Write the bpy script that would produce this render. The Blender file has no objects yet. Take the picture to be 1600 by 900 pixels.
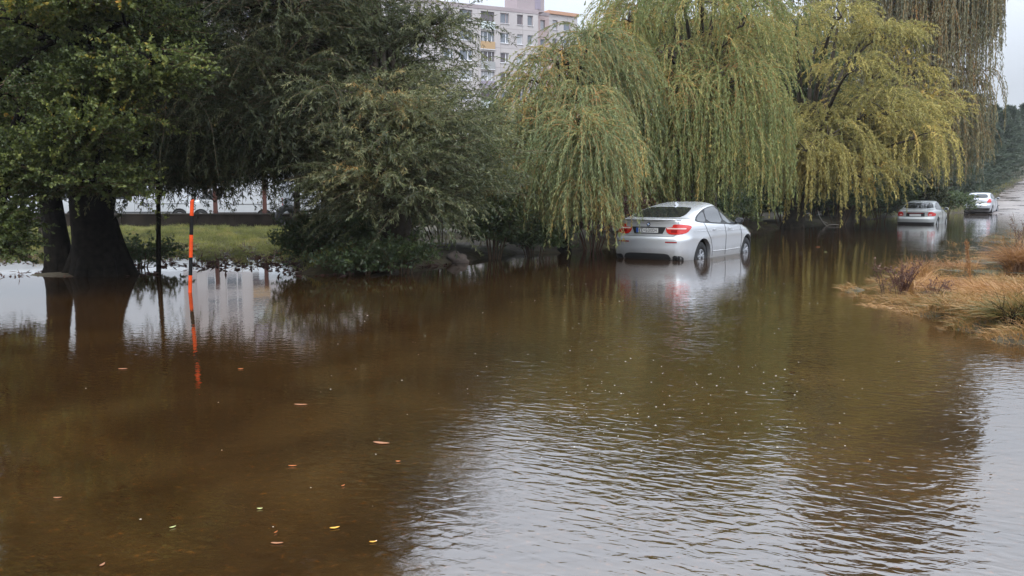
import bpy, bmesh, math, random
import numpy as np
from mathutils import Vector, Matrix, noise as mnoise
from mathutils.bvhtree import BVHTree
from mathutils.geometry import delaunay_2d_cdt

R = math.radians
rng = np.random.default_rng(11)
random.seed(5)
sc = bpy.context.scene
col = sc.collection

# ------------------------------------------------------------------ camera
F = 1450.0                       # focal length in pixels of the 1600 px wide photograph
CAM_H = 1.65
PITCH = math.atan(150 / F)
cam_d = bpy.data.cameras.new('camera')
cam = bpy.data.objects.new('camera', cam_d)
col.objects.link(cam)
cam_d.sensor_width = 36
cam_d.lens = 36 * F / 1600
cam_d.clip_end = 2000
cam.location = (0, 0, CAM_H)
cam.rotation_euler = (math.pi / 2 - PITCH, 0, 0)
sc.camera = cam

# ------------------------------------------------------------------ sky and sun (overcast)
SUN_EL, SUN_AZ = 52, 205         # azimuth clockwise from +Y
w = bpy.data.worlds.new('World')
sc.world = w
w.use_nodes = True
nt = w.node_tree
nt.nodes.clear()
out = nt.nodes.new('ShaderNodeOutputWorld')
bg = nt.nodes.new('ShaderNodeBackground')
sky = nt.nodes.new('ShaderNodeTexSky')
sky.sky_type = 'NISHITA'
sky.sun_disc = False
sky.sun_elevation = R(SUN_EL)
sky.sun_rotation = R(SUN_AZ)
sky.air_density = 2.0
sky.dust_density = 4.0
hs = nt.nodes.new('ShaderNodeHueSaturation')
hs.inputs['Saturation'].default_value = 0.35
nt.links.new(sky.outputs[0], hs.inputs['Color'])
tc = nt.nodes.new('ShaderNodeTexCoord')
sx = nt.nodes.new('ShaderNodeSeparateXYZ')
nt.links.new(tc.outputs['Generated'], sx.inputs[0])
mr = nt.nodes.new('ShaderNodeMapRange')
mr.inputs['From Min'].default_value = 0.10
mr.inputs['From Max'].default_value = 0.55
mr.inputs['To Min'].default_value = 1.0
mr.inputs['To Max'].default_value = 3.9
nt.links.new(sx.outputs['Z'], mr.inputs['Value'])
nz = nt.nodes.new('ShaderNodeTexNoise')
nz.inputs['Scale'].default_value = 2.2
nz.inputs['Detail'].default_value = 4
nt.links.new(tc.outputs['Generated'], nz.inputs['Vector'])
mr2 = nt.nodes.new('ShaderNodeMapRange')
mr2.inputs['From Min'].default_value = 0.3
mr2.inputs['From Max'].default_value = 0.7
mr2.inputs['To Min'].default_value = 0.93
mr2.inputs['To Max'].default_value = 1.07
nt.links.new(nz.outputs['Fac'], mr2.inputs['Value'])
mul = nt.nodes.new('ShaderNodeMath'); mul.operation = 'MULTIPLY'
nt.links.new(mr.outputs[0], mul.inputs[0]); nt.links.new(mr2.outputs[0], mul.inputs[1])
cl = nt.nodes.new('ShaderNodeVectorMath'); cl.operation = 'SCALE'
cl.inputs[0].default_value = (5.85, 6.4, 7.3)      # the cloud deck, thinnest towards the zenith
nt.links.new(mul.outputs[0], cl.inputs['Scale'])
mx = nt.nodes.new('ShaderNodeMix'); mx.data_type = 'RGBA'
mx.inputs['Factor'].default_value = 0.85
nt.links.new(hs.outputs[0], mx.inputs[6]); nt.links.new(cl.outputs[0], mx.inputs[7])
nt.links.new(mx.outputs[2], bg.inputs['Color'])
bg.inputs['Strength'].default_value = 0.1
nt.links.new(bg.outputs[0], out.inputs['Surface'])

sun_d = bpy.data.lights.new('sun', 'SUN')
sun_d.energy = 1.6
sun_d.angle = R(18)
sun_d.color = (1.0, 0.96, 0.9)
sun = bpy.data.objects.new('sun', sun_d)
col.objects.link(sun)
_az, _el = R(SUN_AZ), R(SUN_EL)
sd = Vector((math.sin(_az) * math.cos(_el), math.cos(_az) * math.cos(_el), math.sin(_el)))
sun.rotation_euler = sd.to_track_quat('Z', 'Y').to_euler()

sc.view_settings.view_transform = 'Standard'
sc.view_settings.look = 'None'
sc.view_settings.gamma = 1
sc.view_settings.use_curve_mapping = False
sc.view_settings.exposure = 0.2
sc.render.engine = 'CYCLES'
sc.cycles.use_denoising = True
sc.cycles.max_bounces = 6
sc.cycles.diffuse_bounces = 3
sc.cycles.glossy_bounces = 3
sc.cycles.transmission_bounces = 4
sc.cycles.volume_bounces = 0
sc.cycles.transparent_max_bounces = 4
sc.cycles.sample_clamp_indirect = 4
sc.cycles.caustics_reflective = False
sc.cycles.caustics_refractive = False

# ------------------------------------------------------------------ layout helpers
SP, CP = math.sin(PITCH), math.cos(PITCH)
def ray(px, py):
    a, b = (px - 800) / F, (450 - py) / F
    return Vector((a, CP + b * SP, -SP + b * CP))
def at(px, py, Y):
    d = ray(px, py)
    return Vector((d.x * Y / d.y, Y, CAM_H + d.z * Y / d.y))
def atz(px, py, z=0.0):
    d = ray(px, py)
    t = (z - CAM_H) / d.z
    return Vector((d.x * t, d.y * t, z))
# road frame: u runs along the flooded road, v to its right
HD = R(33.5)
UD, VD = (math.sin(HD), math.cos(HD)), (math.cos(HD), -math.sin(HD))
def uv2w(u, v, z=0.0):
    return Vector((UD[0] * u + VD[0] * v, UD[1] * u + VD[1] * v, z))

# ------------------------------------------------------------------ materials
def new_mat(name):
    m = bpy.data.materials.new(name)
    m.use_nodes = True
    return m, m.node_tree, m.node_tree.nodes['Principled BSDF']
def N(nt, t, **kw):
    n = nt.nodes.new(t)
    for k, v in kw.items():
        if k in n.inputs.keys(): n.inputs[k].default_value = v
        else: setattr(n, k, v)
    return n
def ramp(nt, stops, fac=None):
    n = nt.nodes.new('ShaderNodeValToRGB')
    e = n.color_ramp.elements
    while len(e) < len(stops): e.new(0.5)
    for i, (p, c) in enumerate(stops):
        e[i].position = p; e[i].color = (*c, 1)
    if fac is not None: nt.links.new(fac, n.inputs[0])
    return n
def simple(name, c, rough=0.6, metal=0.0, coat=0.0, var=0.0, vscale=3.0, bump=0.0, spec=0.5):
    m, nt, p = new_mat(name)
    p.inputs['Base Color'].default_value = (*c, 1)
    p.inputs['Roughness'].default_value = rough
    p.inputs['Metallic'].default_value = metal
    p.inputs['Coat Weight'].default_value = coat
    p.inputs['Specular IOR Level'].default_value = spec
    if var or bump:
        t = N(nt, 'ShaderNodeTexCoord')
        n = N(nt, 'ShaderNodeTexNoise', Scale=vscale, Detail=6.0)
        nt.links.new(t.outputs['Object'], n.inputs['Vector'])
        if var:
            r = ramp(nt, [(0.25, tuple(x * (1 - var) for x in c)), (0.75, tuple(min(1, x * (1 + var)) for x in c))], n.outputs['Fac'])
            nt.links.new(r.outputs[0], p.inputs['Base Color'])
        if bump:
            b = N(nt, 'ShaderNodeBump', Strength=bump, Distance=0.02)
            nt.links.new(n.outputs['Fac'], b.inputs['Height'])
            nt.links.new(b.outputs[0], p.inputs['Normal'])
    return m
def leaf_mat(name, stops, trans=0.35, rough=0.45, gloss=0.06, nscale=0.5, nmix=0.35):
    m = bpy.data.materials.new(name); m.use_nodes = True
    nt = m.node_tree; nt.nodes.clear()
    o = N(nt, 'ShaderNodeOutputMaterial')
    a = N(nt, 'ShaderNodeAttribute', attribute_name='tint')
    g = N(nt, 'ShaderNodeNewGeometry')
    n = N(nt, 'ShaderNodeTexNoise', Scale=nscale, Detail=2.0)
    nt.links.new(g.outputs['Position'], n.inputs['Vector'])
    mrr = N(nt, 'ShaderNodeMapRange')
    mrr.inputs['From Min'].default_value = 0.3; mrr.inputs['From Max'].default_value = 0.7
    nt.links.new(n.outputs['Fac'], mrr.inputs['Value'])
    mm = N(nt, 'ShaderNodeMix'); mm.inputs[0].default_value = nmix
    nt.links.new(a.outputs['Fac'], mm.inputs[2]); nt.links.new(mrr.outputs[0], mm.inputs[3])
    r = ramp(nt, stops, mm.outputs[0])
    d = N(nt, 'ShaderNodeBsdfDiffuse'); t = N(nt, 'ShaderNodeBsdfTranslucent'); gl = N(nt, 'ShaderNodeBsdfGlossy', Roughness=rough)
    nt.links.new(r.outputs[0], d.inputs[0]); nt.links.new(r.outputs[0], t.inputs[0])
    m1 = N(nt, 'ShaderNodeMixShader'); m1.inputs[0].default_value = trans
    m2 = N(nt, 'ShaderNodeMixShader'); m2.inputs[0].default_value = gloss
    nt.links.new(d.outputs[0], m1.inputs[1]); nt.links.new(t.outputs[0], m1.inputs[2])
    nt.links.new(m1.outputs[0], m2.inputs[1]); nt.links.new(gl.outputs[0], m2.inputs[2])
    nt.links.new(m2.outputs[0], o.inputs[0])
    return m

M = {}
M['silver'] = simple('silver_paint', (0.63, 0.645, 0.67), 0.27, 0.45, 0.8)
_nt = M['silver'].node_tree; _p = _nt.nodes['Principled BSDF']      # mud film splashed up the lower body
_t = N(_nt, 'ShaderNodeTexCoord'); _n = N(_nt, 'ShaderNodeTexNoise', Scale=3.0, Detail=8.0, Roughness=0.7); _nt.links.new(_t.outputs['Object'], _n.inputs['Vector'])
_s = N(_nt, 'ShaderNodeSeparateXYZ'); _nt.links.new(_t.outputs['Object'], _s.inputs[0])
_a = N(_nt, 'ShaderNodeMath', operation='MULTIPLY_ADD'); _nt.links.new(_n.outputs['Fac'], _a.inputs[0]); _a.inputs[1].default_value = 0.35; _nt.links.new(_s.outputs['Z'], _a.inputs[2])
_r = N(_nt, 'ShaderNodeMapRange'); _nt.links.new(_a.outputs[0], _r.inputs['Value']); _r.inputs['From Min'].default_value = 0.56; _r.inputs['From Max'].default_value = 0.80; _r.inputs['To Min'].default_value = 0.55; _r.inputs['To Max'].default_value = 0.0
_m = N(_nt, 'ShaderNodeMix', data_type='RGBA'); _nt.links.new(_r.outputs[0], _m.inputs[0]); _m.inputs[6].default_value = (0.63, 0.645, 0.67, 1); _m.inputs[7].default_value = (0.30, 0.27, 0.23, 1)
_nt.links.new(_m.outputs[2], _p.inputs['Base Color'])
M['silver2'] = simple('silver_paint_old', (0.48, 0.50, 0.50), 0.33, 0.4, 0.6)
M['white_paint'] = simple('pale_silver_paint', (0.48, 0.51, 0.56), 0.3, 0.3, 0.6)
M['van_white'] = simple('van_paint', (0.50, 0.52, 0.54), 0.35, 0, 0.3, 0.06, 1.5)
M['glass'] = simple('tinted_glass', (0.012, 0.014, 0.016), 0.03, 0, 0, spec=0.9)
M['glass_side'] = simple('side_glass', (0.05, 0.055, 0.06), 0.04, 0, 0, spec=1.0)
M['black'] = simple('black_plastic', (0.012, 0.012, 0.013), 0.5)
M['rubber'] = simple('tyre_rubber', (0.018, 0.018, 0.018), 0.75, bump=0.3, vscale=40)
M['rim'] = simple('wheel_metal', (0.45, 0.46, 0.48), 0.4, 0.7)
M['seam'] = simple('panel_gap', (0.05, 0.05, 0.055), 0.6)
M['red'] = simple('red_lens', (0.55, 0.02, 0.015), 0.15, 0, 0.5)
M['red_dark'] = simple('dark_red_lens', (0.25, 0.01, 0.01), 0.2)
M['clear'] = simple('clear_lens', (0.75, 0.55, 0.52), 0.12)
M['plate'] = simple('plate_white', (0.75, 0.76, 0.76), 0.4)
M['plate_blue'] = simple('plate_blue', (0.03, 0.12, 0.5), 0.4)
M['ink'] = simple('plate_ink', (0.02, 0.02, 0.02), 0.5)
M['chrome'] = simple('chrome', (0.7, 0.7, 0.7), 0.12, 1.0)
M['badge_blue'] = simple('badge_blue', (0.05, 0.22, 0.55), 0.3)
M['badge_white'] = simple('badge_white', (0.8, 0.8, 0.8), 0.3)
M['bark_dark'] = simple('dark_bark', (0.012, 0.010, 0.008), 0.95, var=0.7, vscale=9, bump=1.0, spec=0.05)
M['bark'] = simple('willow_bark', (0.06, 0.048, 0.035), 0.9, var=0.4, vscale=5, bump=1.0, spec=0.2)
M['twig_orange'] = simple('orange_twig', (0.30, 0.15, 0.04), 0.7)
M['twig_brown'] = simple('brown_twig', (0.10, 0.06, 0.03), 0.8)
M['twig_red'] = simple('red_twig', (0.09, 0.035, 0.022), 0.8)
M['twig_grey'] = simple('bleached_wood', (0.42, 0.38, 0.33), 0.8)
M['orange'] = simple('orange_reflective', (0.80, 0.085, 0.015), 0.6, var=0.25, vscale=9, spec=0.2)
M['pole_black'] = simple('pole_black', (0.012, 0.012, 0.012), 0.8, spec=0.15, var=0.6, vscale=12)
M['post'] = simple('rusty_post', (0.10, 0.035, 0.025), 0.7, var=0.3)
M['wallm'] = simple('dark_stained_wall', (0.028, 0.022, 0.018), 0.95, var=0.5, vscale=2, bump=0.4, spec=0.08)
M['coping'] = simple('pale_coping', (0.05, 0.043, 0.037), 0.9, var=0.3, vscale=2, spec=0.1)
M['rock'] = simple('rock', (0.13, 0.10, 0.08), 0.9, var=0.4, vscale=6, bump=0.6)
M['hillm'] = simple('wooded_hill', (0.05, 0.07, 0.04), 0.95, var=0.4, vscale=0.1)

L_MAPLE = leaf_mat('broad_leaf', [(0.0, (0.020, 0.032, 0.009)), (0.45, (0.085, 0.115, 0.028)), (0.80, (0.22, 0.25, 0.06)), (0.90, (0.42, 0.30, 0.04)), (1.0, (0.60, 0.18, 0.02))], gloss=0.03)
L_DARKW = leaf_mat('dark_willow_leaf', [(0.0, (0.022, 0.030, 0.012)), (0.5, (0.055, 0.068, 0.026)), (0.85, (0.15, 0.15, 0.06)), (1.0, (0.28, 0.16, 0.05))], trans=0.25, gloss=0.03)
L_GREYW = leaf_mat('grey_willow_leaf', [(0.0, (0.035, 0.046, 0.018)), (0.5, (0.105, 0.125, 0.045)), (0.85, (0.29, 0.29, 0.13)), (1.0, (0.42, 0.25, 0.07))], gloss=0.05)
L_PALEW = leaf_mat('pale_willow_leaf', [(0.0, (0.08, 0.115, 0.045)), (0.45, (0.20, 0.245, 0.105)), (0.78, (0.36, 0.36, 0.14)), (1.0, (0.60, 0.28, 0.05))], gloss=0.03)
L_OLIVE = leaf_mat('olive_willow_leaf', [(0.0, (0.10, 0.145, 0.045)), (0.50, (0.25, 0.29, 0.10)), (0.80, (0.46, 0.40, 0.13)), (1.0, (0.66, 0.28, 0.05))], gloss=0.03)
L_YELL = leaf_mat('yellow_willow_leaf', [(0.0, (0.14, 0.15, 0.045)), (0.4, (0.33, 0.305, 0.10)), (0.8, (0.58, 0.475, 0.15)), (1.0, (0.66, 0.42, 0.11))], gloss=0.02)
L_BROWNW = leaf_mat('brown_willow_leaf', [(0.0, (0.07, 0.08, 0.04)), (0.5, (0.18, 0.175, 0.08)), (0.85, (0.32, 0.26, 0.11)), (1.0, (0.50, 0.22, 0.06))])
L_SHRUB = leaf_mat('shrub_leaf', [(0.0, (0.03, 0.055, 0.018)), (0.5, (0.07, 0.11, 0.03)), (0.9, (0.16, 0.19, 0.05)), (1.0, (0.25, 0.20, 0.05))])
L_CONI = leaf_mat('needle', [(0.0, (0.035, 0.055, 0.035)), (0.6, (0.075, 0.105, 0.065)), (1.0, (0.12, 0.14, 0.09))], trans=0.1)
L_GRASS = leaf_mat('green_grass_blade', [(0.0, (0.06, 0.06, 0.02)), (0.4, (0.17, 0.18, 0.035)), (0.65, (0.30, 0.30, 0.06)), (1.0, (0.50, 0.36, 0.17))], nscale=0.9, nmix=0.55)
L_DRY = leaf_mat('dry_grass_blade', [(0.0, (0.10, 0.045, 0.018)), (0.35, (0.30, 0.14, 0.045)), (0.7, (0.50, 0.28, 0.10)), (1.0, (0.66, 0.46, 0.24))], trans=0.25, nscale=1.2)
L_DRYG = leaf_mat('green_dry_blade', [(0.0, (0.05, 0.05, 0.015)), (0.28, (0.16, 0.15, 0.04)), (0.5, (0.32, 0.165, 0.05)), (0.8, (0.46, 0.27, 0.10)), (1.0, (0.62, 0.42, 0.20))], trans=0.25, nscale=1.5)
L_REDST = leaf_mat('red_stalk', [(0.0, (0.05, 0.02, 0.015)), (0.6, (0.12, 0.05, 0.035)), (1.0, (0.30, 0.18, 0.10))])

# ------------------------------------------------------------------ object helpers
def tag(o, label=None, cat=None, group=None, kind=None):
    if label: o['label'] = label
    if cat: o['category'] = cat
    if group: o['group'] = group
    if kind: o['kind'] = kind
    return o
def empty(name, loc, rz=0.0, parent=None):
    o = bpy.data.objects.new(name, None)
    o.empty_display_size = 0.3
    col.objects.link(o)
    o.location = loc; o.rotation_euler = (0, 0, rz)
    if parent: o.parent = parent
    return o
def link(name, me, parent=None):
    o = bpy.data.objects.new(name, me)
    col.objects.link(o)
    if parent: o.parent = parent
    return o
class Geo:
    """collects polygons (quads and triangles) as numpy blocks, one mesh at the end"""
    def __init__(s): s.V = []; s.Q = []; s.n = 0
    def add(s, V, Fc, mat=0, tint=None, smooth=False):
        V = np.asarray(V, np.float32).reshape(-1, 3); Fc = np.asarray(Fc, np.int64)
        t = np.full(len(Fc), 0.5, np.float32) if tint is None else np.asarray(tint, np.float32)
        s.V.append(V); s.Q.append((Fc + s.n, mat, t, smooth)); s.n += len(V)
    def build(s, name, mats, parent=None, origin=None):
        V = np.concatenate(s.V)
        if origin is not None: V = V - np.asarray(origin, np.float32)
        me = bpy.data.meshes.new(name)
        me.vertices.add(len(V)); me.vertices.foreach_set('co', V.ravel())
        sizes = np.concatenate([np.full(len(q), q.shape[1]) for q, _, _, _ in s.Q])
        loops = np.concatenate([q.ravel() for q, _, _, _ in s.Q])
        starts = np.concatenate([[0], np.cumsum(sizes)[:-1]])
        me.loops.add(len(loops)); me.loops.foreach_set('vertex_index', loops.astype(np.int32))
        me.polygons.add(len(sizes)); me.polygons.foreach_set('loop_start', starts.astype(np.int32))
        me.polygons.foreach_set('material_index', np.concatenate([np.full(len(q), m) for q, m, _, _ in s.Q]).astype(np.int32))
        me.polygons.foreach_set('use_smooth', np.concatenate([np.full(len(q), sm) for q, _, _, sm in s.Q]))
        me.update(calc_edges=True)
        a = me.attributes.new('tint', 'FLOAT', 'FACE')
        a.data.foreach_set('value', np.concatenate([t for _, _, t, _ in s.Q]).astype(np.float32))
        for m in (mats if isinstance(mats, (list, tuple)) else [mats]): me.materials.append(m)
        o = link(name, me, parent)
        if origin is not None and parent is None: o.location = tuple(origin)
        return o
    # --- shapes
    def tube(s, path, r, sides=7, mat=0, tint=0.5, cap=True):
        P = np.array([tuple(p) for p in path], float); n = len(P)
        r = np.interp(np.linspace(0, 1, n), np.linspace(0, 1, len(r)), r) if hasattr(r, '__len__') else np.full(n, r)
        T = np.gradient(P, axis=0); T /= np.linalg.norm(T, axis=1, keepdims=True) + 1e-9
        ref = np.array([0.0, 0.0, 1.0]) if abs(T[:, 2].mean()) < 0.8 else np.array([1.0, 0.0, 0.0])
        A = np.cross(T, ref); A /= np.linalg.norm(A, axis=1, keepdims=True) + 1e-9
        B = np.cross(T, A)
        th = np.linspace(0, 2 * np.pi, sides, endpoint=False)
        ring = P[:, None, :] + r[:, None, None] * (np.cos(th)[None, :, None] * A[:, None, :] + np.sin(th)[None, :, None] * B[:, None, :])
        i = np.arange(n - 1)[:, None] * sides; j = np.arange(sides)[None, :]; k = (j + 1) % sides
        q = np.stack([i + j, i + k, i + sides + k, i + sides + j], -1).reshape(-1, 4)
        s.add(ring.reshape(-1, 3), q, mat, np.full(len(q), tint), True)
        if cap:
            for e in (0, n - 1):
                s.add(ring[e], np.array([np.arange(sides)]), mat, [tint], False)
    def box(s, c, d, mat=0, rz=0.0, bevel=0):
        c = np.array(c, float); hx, hy, hz = np.array(d, float) / 2
        v = np.array([[x, y, z] for z in (-hz, hz) for x, y in ((-hx, -hy), (hx, -hy), (hx, hy), (-hx, hy))])
        if rz:
            cs, sn = math.cos(rz), math.sin(rz)
            v = np.stack([v[:, 0] * cs - v[:, 1] * sn, v[:, 0] * sn + v[:, 1] * cs, v[:, 2]], 1)
        s.add(v + c, [[3, 2, 1, 0], [4, 5, 6, 7], [0, 1, 5, 4], [1, 2, 6, 5], [2, 3, 7, 6], [3, 0, 4, 7]], mat)
    def lathe(s, prof, axis='Y', seg=32, mat=0, c=(0, 0, 0)):
        pr = np.array(prof, float); n = len(pr)           # (radius, along axis)
        th = np.linspace(0, 2 * np.pi, seg, endpoint=False)
        r, a = pr[:, 0][:, None], pr[:, 1][:, None] * np.ones(seg)
        ct, st = np.cos(th)[None], np.sin(th)[None]
        v = np.stack([r * ct, a, r * st], -1) if axis == 'Y' else np.stack([r * ct, r * st, a], -1)
        i = np.arange(n - 1)[:, None] * seg; j = np.arange(seg)[None]; k = (j + 1) % seg
        q = np.stack([i + j, i + k, i + seg + k, i + seg + j], -1).reshape(-1, 4)
        s.add(v.reshape(-1, 3) + np.array(c), q, mat, None, True)
    def leaves(s, P, D, L, W, tint, mat=0):
        n = len(P)
        D = D / (np.linalg.norm(D, axis=1, keepdims=True) + 1e-9)
        S = np.cross(D, rng.normal(size=(n, 3))); S /= np.linalg.norm(S, axis=1, keepdims=True) + 1e-9
        Nn = np.cross(D, S)
        L = np.asarray(L)[:, None]; W = np.asarray(W)[:, None]
        c = P + D * L * 0.45
        v = np.stack([P, c + S * W / 2 + Nn * W * 0.12, P + D * L - Nn * L * 0.06, c - S * W / 2 + Nn * W * 0.12], 1)
        s.add(v.reshape(-1, 3), np.arange(4 * n).reshape(-1, 4), mat, tint)
    def ribbons(s, S, width, tint, mat=0):
        """S (n,K,3) polylines -> flat tapering ribbons"""
        n, K, _ = S.shape
        T = np.gradient(S, axis=1)
        A = np.cross(T, rng.normal(size=(n, 1, 3))); A /= np.linalg.norm(A, axis=2, keepdims=True) + 1e-9
        wd = np.asarray(width).reshape(-1, 1, 1) * np.linspace(1, 0.25, K)[None, :, None]
        v = np.stack([S - A * wd / 2, S + A * wd / 2], 2)          # n,K,2,3
        b = (np.arange(n)[:, None] * K + np.arange(K - 1)[None]) * 2
        q = np.stack([b, b + 1, b + 3, b + 2], -1).reshape(-1, 4)
        t = np.repeat(np.broadcast_to(np.asarray(tint), (n,)), K - 1)
        s.add(v.reshape(-1, 3), q, mat, t)

def unit(a): return a / (np.linalg.norm(a, axis=-1, keepdims=True) + 1e-9)
def bez(a, b, c, n=8):
    t = np.linspace(0, 1, n)[:, None]
    a, b, c = (np.array(tuple(x), float) for x in (a, b, c))
    return (1 - t) ** 2 * a + 2 * t * (1 - t) * b + t * t * c

# ------------------------------------------------------------------ terrain
def sm(a, b, x):
    t = np.clip((x - a) / (b - a), 0, 1); return t * t * (3 - 2 * t)
_ph = rng.uniform(0, 6.28, (40, 2)); _dr = rng.uniform(0, 6.28, 40)
def fnoise(x, y, wl):
    """cheap smooth noise from summed waves, about -1..1"""
    r = 0
    for k in range(10):
        f = 6.28 / wl * (0.6 + 0.17 * k)
        r = r + np.sin((x * np.cos(_dr[k]) + y * np.sin(_dr[k])) * f + _ph[k, 0]) * np.sin((x * np.cos(_dr[k + 9] + 1) + y * np.sin(_dr[k + 9] + 1)) * f * 0.8 + _ph[k, 1])
    return r / 3.2
def terrain(x, y):
    u = x * UD[0] + y * UD[1]; v = x * VD[0] + y * VD[1]
    n1 = fnoise(x, y, 3.0); n2 = fnoise(x + 31, y - 7, 0.9)
    z = np.full_like(x, -0.42)
    # willow bank left of the road
    sl = x + 0.22 * y + 0.35 * n1
    bank = sm(-12.0, -14.0, v + 0.5 * n1) * sm(-0.8, 0.6, sl)
    z = z + bank * (0.62 + 0.04 * n1)
    # flooded verge and lawn on the left
    lawn = sm(18.5, 23.5, y + 0.9 * n1 + 0.5 * n2) * (1 - sm(-0.8, 0.6, sl))
    z = z + lawn * (0.402 + 0.028 * n1 + 0.045 * n2) + lawn * sm(27, 31, y) * 0.05 + lawn * sm(36, 42, y) * 0.01
    spot = np.exp(-(((x + 5.6) / 1.9) ** 2 + ((y - 22.5) / 3.5) ** 2))
    z = z + spot * (1 - lawn) * (0.40 + 0.04 * n2)
    m = np.exp(-(((x + 8.9) / 1.7) ** 2 + ((y - 18.6) / 1.1) ** 2) ** 1.5)
    z = z + m * 0.46 * (1 - lawn)
    # bank on the right
    rb = sm(4.65, 5.7, x + 0.2 * n1) * sm(9.3, 10.3, y + 0.3 * n1)
    far = sm(-6.5, -3.5, v + 0.7 * n1)
    rr = np.maximum(rb * sm(-4.8, -3.8, v + 0.2 * n1), far * sm(20, 24, u)) 
    z = z + rr * (0.388 + 0.045 * n2 + 0.025 * n1) + rb * rr * sm(-3.4, -1.0, v) * 0.16 * (1 - sm(12.5, 16, y))
    z = z + rr * sm(-2.6, 0.5, v) * sm(18, 22, y) * 0.18
    # the road climbing out of the flood
    zr = np.interp(u, [69, 80, 100, 122, 150, 200, 300], [-0.42, 0.0, 0.95, 2.4, 4.6, 8.0, 12.0])
    z = np.where(u > 66, np.maximum(z * (1 - sm(68, 80, u)) + zr * sm(68, 80, u), zr), z)
    z = z + sm(66, 90, u) * (sm(-11.3, -13.5, v) * 1.1 + sm(-3.5, -1.0, v) * 0.5)
    z = z + sm(70, 150, y) * sm(20, -20, x) * 0.3
    return z
def axis(segs):
    a = []
    for lo, hi, st in segs: a.append(np.arange(lo, hi, st))
    a.append([segs[-1][1]])
    return np.concatenate(a)
gx = axis([(-330, -60, 15), (-60, -20, 1.5), (-20, 30, 0.2), (30, 75, 0.6), (75, 345, 15)])
gy = axis([(-30, 8, 2), (8, 48, 0.2), (48, 130, 0.8), (130, 470, 17)])
X, Y = np.meshgrid(gx, gy, indexing='ij')
Z = terrain(X, Y)
def grid_obj(name, X, Y, Z, mat, smooth=True):
    g = Geo(); a, b = X.shape
    i = np.arange(a - 1)[:, None] * b + np.arange(b - 1)[None]
    q = np.stack([i, i + b, i + b + 1, i + 1], -1).reshape(-1, 4)
    g.add(np.stack([X, Y, Z], -1), q, 0, None, smooth)
    return g.build(name, mat)

m, nt_, p = new_mat('ground_soil')
g_ = N(nt_, 'ShaderNodeNewGeometry')
n1 = N(nt_, 'ShaderNodeTexNoise', Scale=1.3, Detail=8.0); n2 = N(nt_, 'ShaderNodeTexNoise', Scale=9.0, Detail=6.0)
nt_.links.new(g_.outputs['Position'], n1.inputs['Vector']); nt_.links.new(g_.outputs['Position'], n2.inputs['Vector'])
r1 = ramp(nt_, [(0.35, (0.035, 0.026, 0.016)), (0.5, (0.060, 0.048, 0.022)), (0.68, (0.060, 0.065, 0.022))], n1.outputs['Fac'])
r2 = ramp(nt_, [(0.3, (0.55, 0.5, 0.45)), (0.7, (1.3, 1.2, 1.1))], n2.outputs['Fac'])
mm = N(nt_, 'ShaderNodeMix', data_type='RGBA', blend_type='MULTIPLY'); mm.inputs[0].default_value = 1
nt_.links.new(r1.outputs[0], mm.inputs[6]); nt_.links.new(r2.outputs[0], mm.inputs[7])
nt_.links.new(mm.outputs[2], p.inputs['Base Color'])
p.inputs['Roughness'].default_value = 0.85
b_ = N(nt_, 'ShaderNodeBump', Strength=0.6, Distance=0.05); nt_.links.new(n2.outputs['Fac'], b_.inputs['Height']); nt_.links.new(b_.outputs[0], p.inputs['Normal'])
M['ground'] = m
tag(grid_obj('ground', X, Y, Z, M['ground']), kind='structure')

m, nt_, p = new_mat('wet_dirt_road')
g_ = N(nt_, 'ShaderNodeNewGeometry')
n1 = N(nt_, 'ShaderNodeTexNoise', Scale=0.5, Detail=7.0)
nt_.links.new(g_.outputs['Position'], n1.inputs['Vector'])
r1 = ramp(nt_, [(0.3, (0.10, 0.08, 0.07)), (0.5, (0.18, 0.15, 0.135)), (0.7, (0.27, 0.24, 0.22))], n1.outputs['Fac'])
nt_.links.new(r1.outputs[0], p.inputs['Base Color'])
r2 = ramp(nt_, [(0.4, (0.2, 0.2, 0.2)), (0.6, (0.6, 0.6, 0.6))], n1.outputs['Fac'])
nt_.links.new(r2.outputs[0], p.inputs['Roughness'])
M['road'] = m
uu = np.arange(62, 260, 1.0); vv = np.linspace(-10.9, -4.0, 18)
U_, V_ = np.meshgrid(uu, vv, indexing='ij')
V_ = V_ + 0.35 * fnoise(U_, U_ * 0, 9.0) * (np.abs(V_ + 7.5) / 3.5)
XR, YR = UD[0] * U_ + VD[0] * V_, UD[1] * U_ + VD[1] * V_
tag(grid_obj('road', XR, YR, terrain(XR, YR) + 0.05 + 0.02 * fnoise(XR, YR, 2.0), M['road']), kind='structure')

# water ---------------------------------------------------------------
m, nt_, p = new_mat('flood_water')
g_ = N(nt_, 'ShaderNodeNewGeometry')
n1 = N(nt_, 'ShaderNodeTexNoise', Scale=0.6, Detail=8.0, Roughness=0.6, Distortion=1.2); n2 = N(nt_, 'ShaderNodeTexNoise', Scale=18.0, Detail=6.0, Roughness=0.75)
for n in (n1, n2): nt_.links.new(g_.outputs['Position'], n.inputs['Vector'])
r1 = ramp(nt_, [(0.3, (0.021, 0.0098, 0.003)), (0.5, (0.032, 0.0155, 0.0045)), (0.7, (0.047, 0.024, 0.0068))], n1.outputs['Fac'])
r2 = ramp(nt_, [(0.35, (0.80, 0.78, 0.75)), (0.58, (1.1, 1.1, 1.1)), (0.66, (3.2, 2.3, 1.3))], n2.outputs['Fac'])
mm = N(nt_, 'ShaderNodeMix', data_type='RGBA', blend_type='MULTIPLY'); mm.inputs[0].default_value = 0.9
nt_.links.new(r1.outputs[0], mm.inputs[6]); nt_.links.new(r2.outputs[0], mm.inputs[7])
nt_.links.new(mm.outputs[2], p.inputs['Base Color'])
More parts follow.
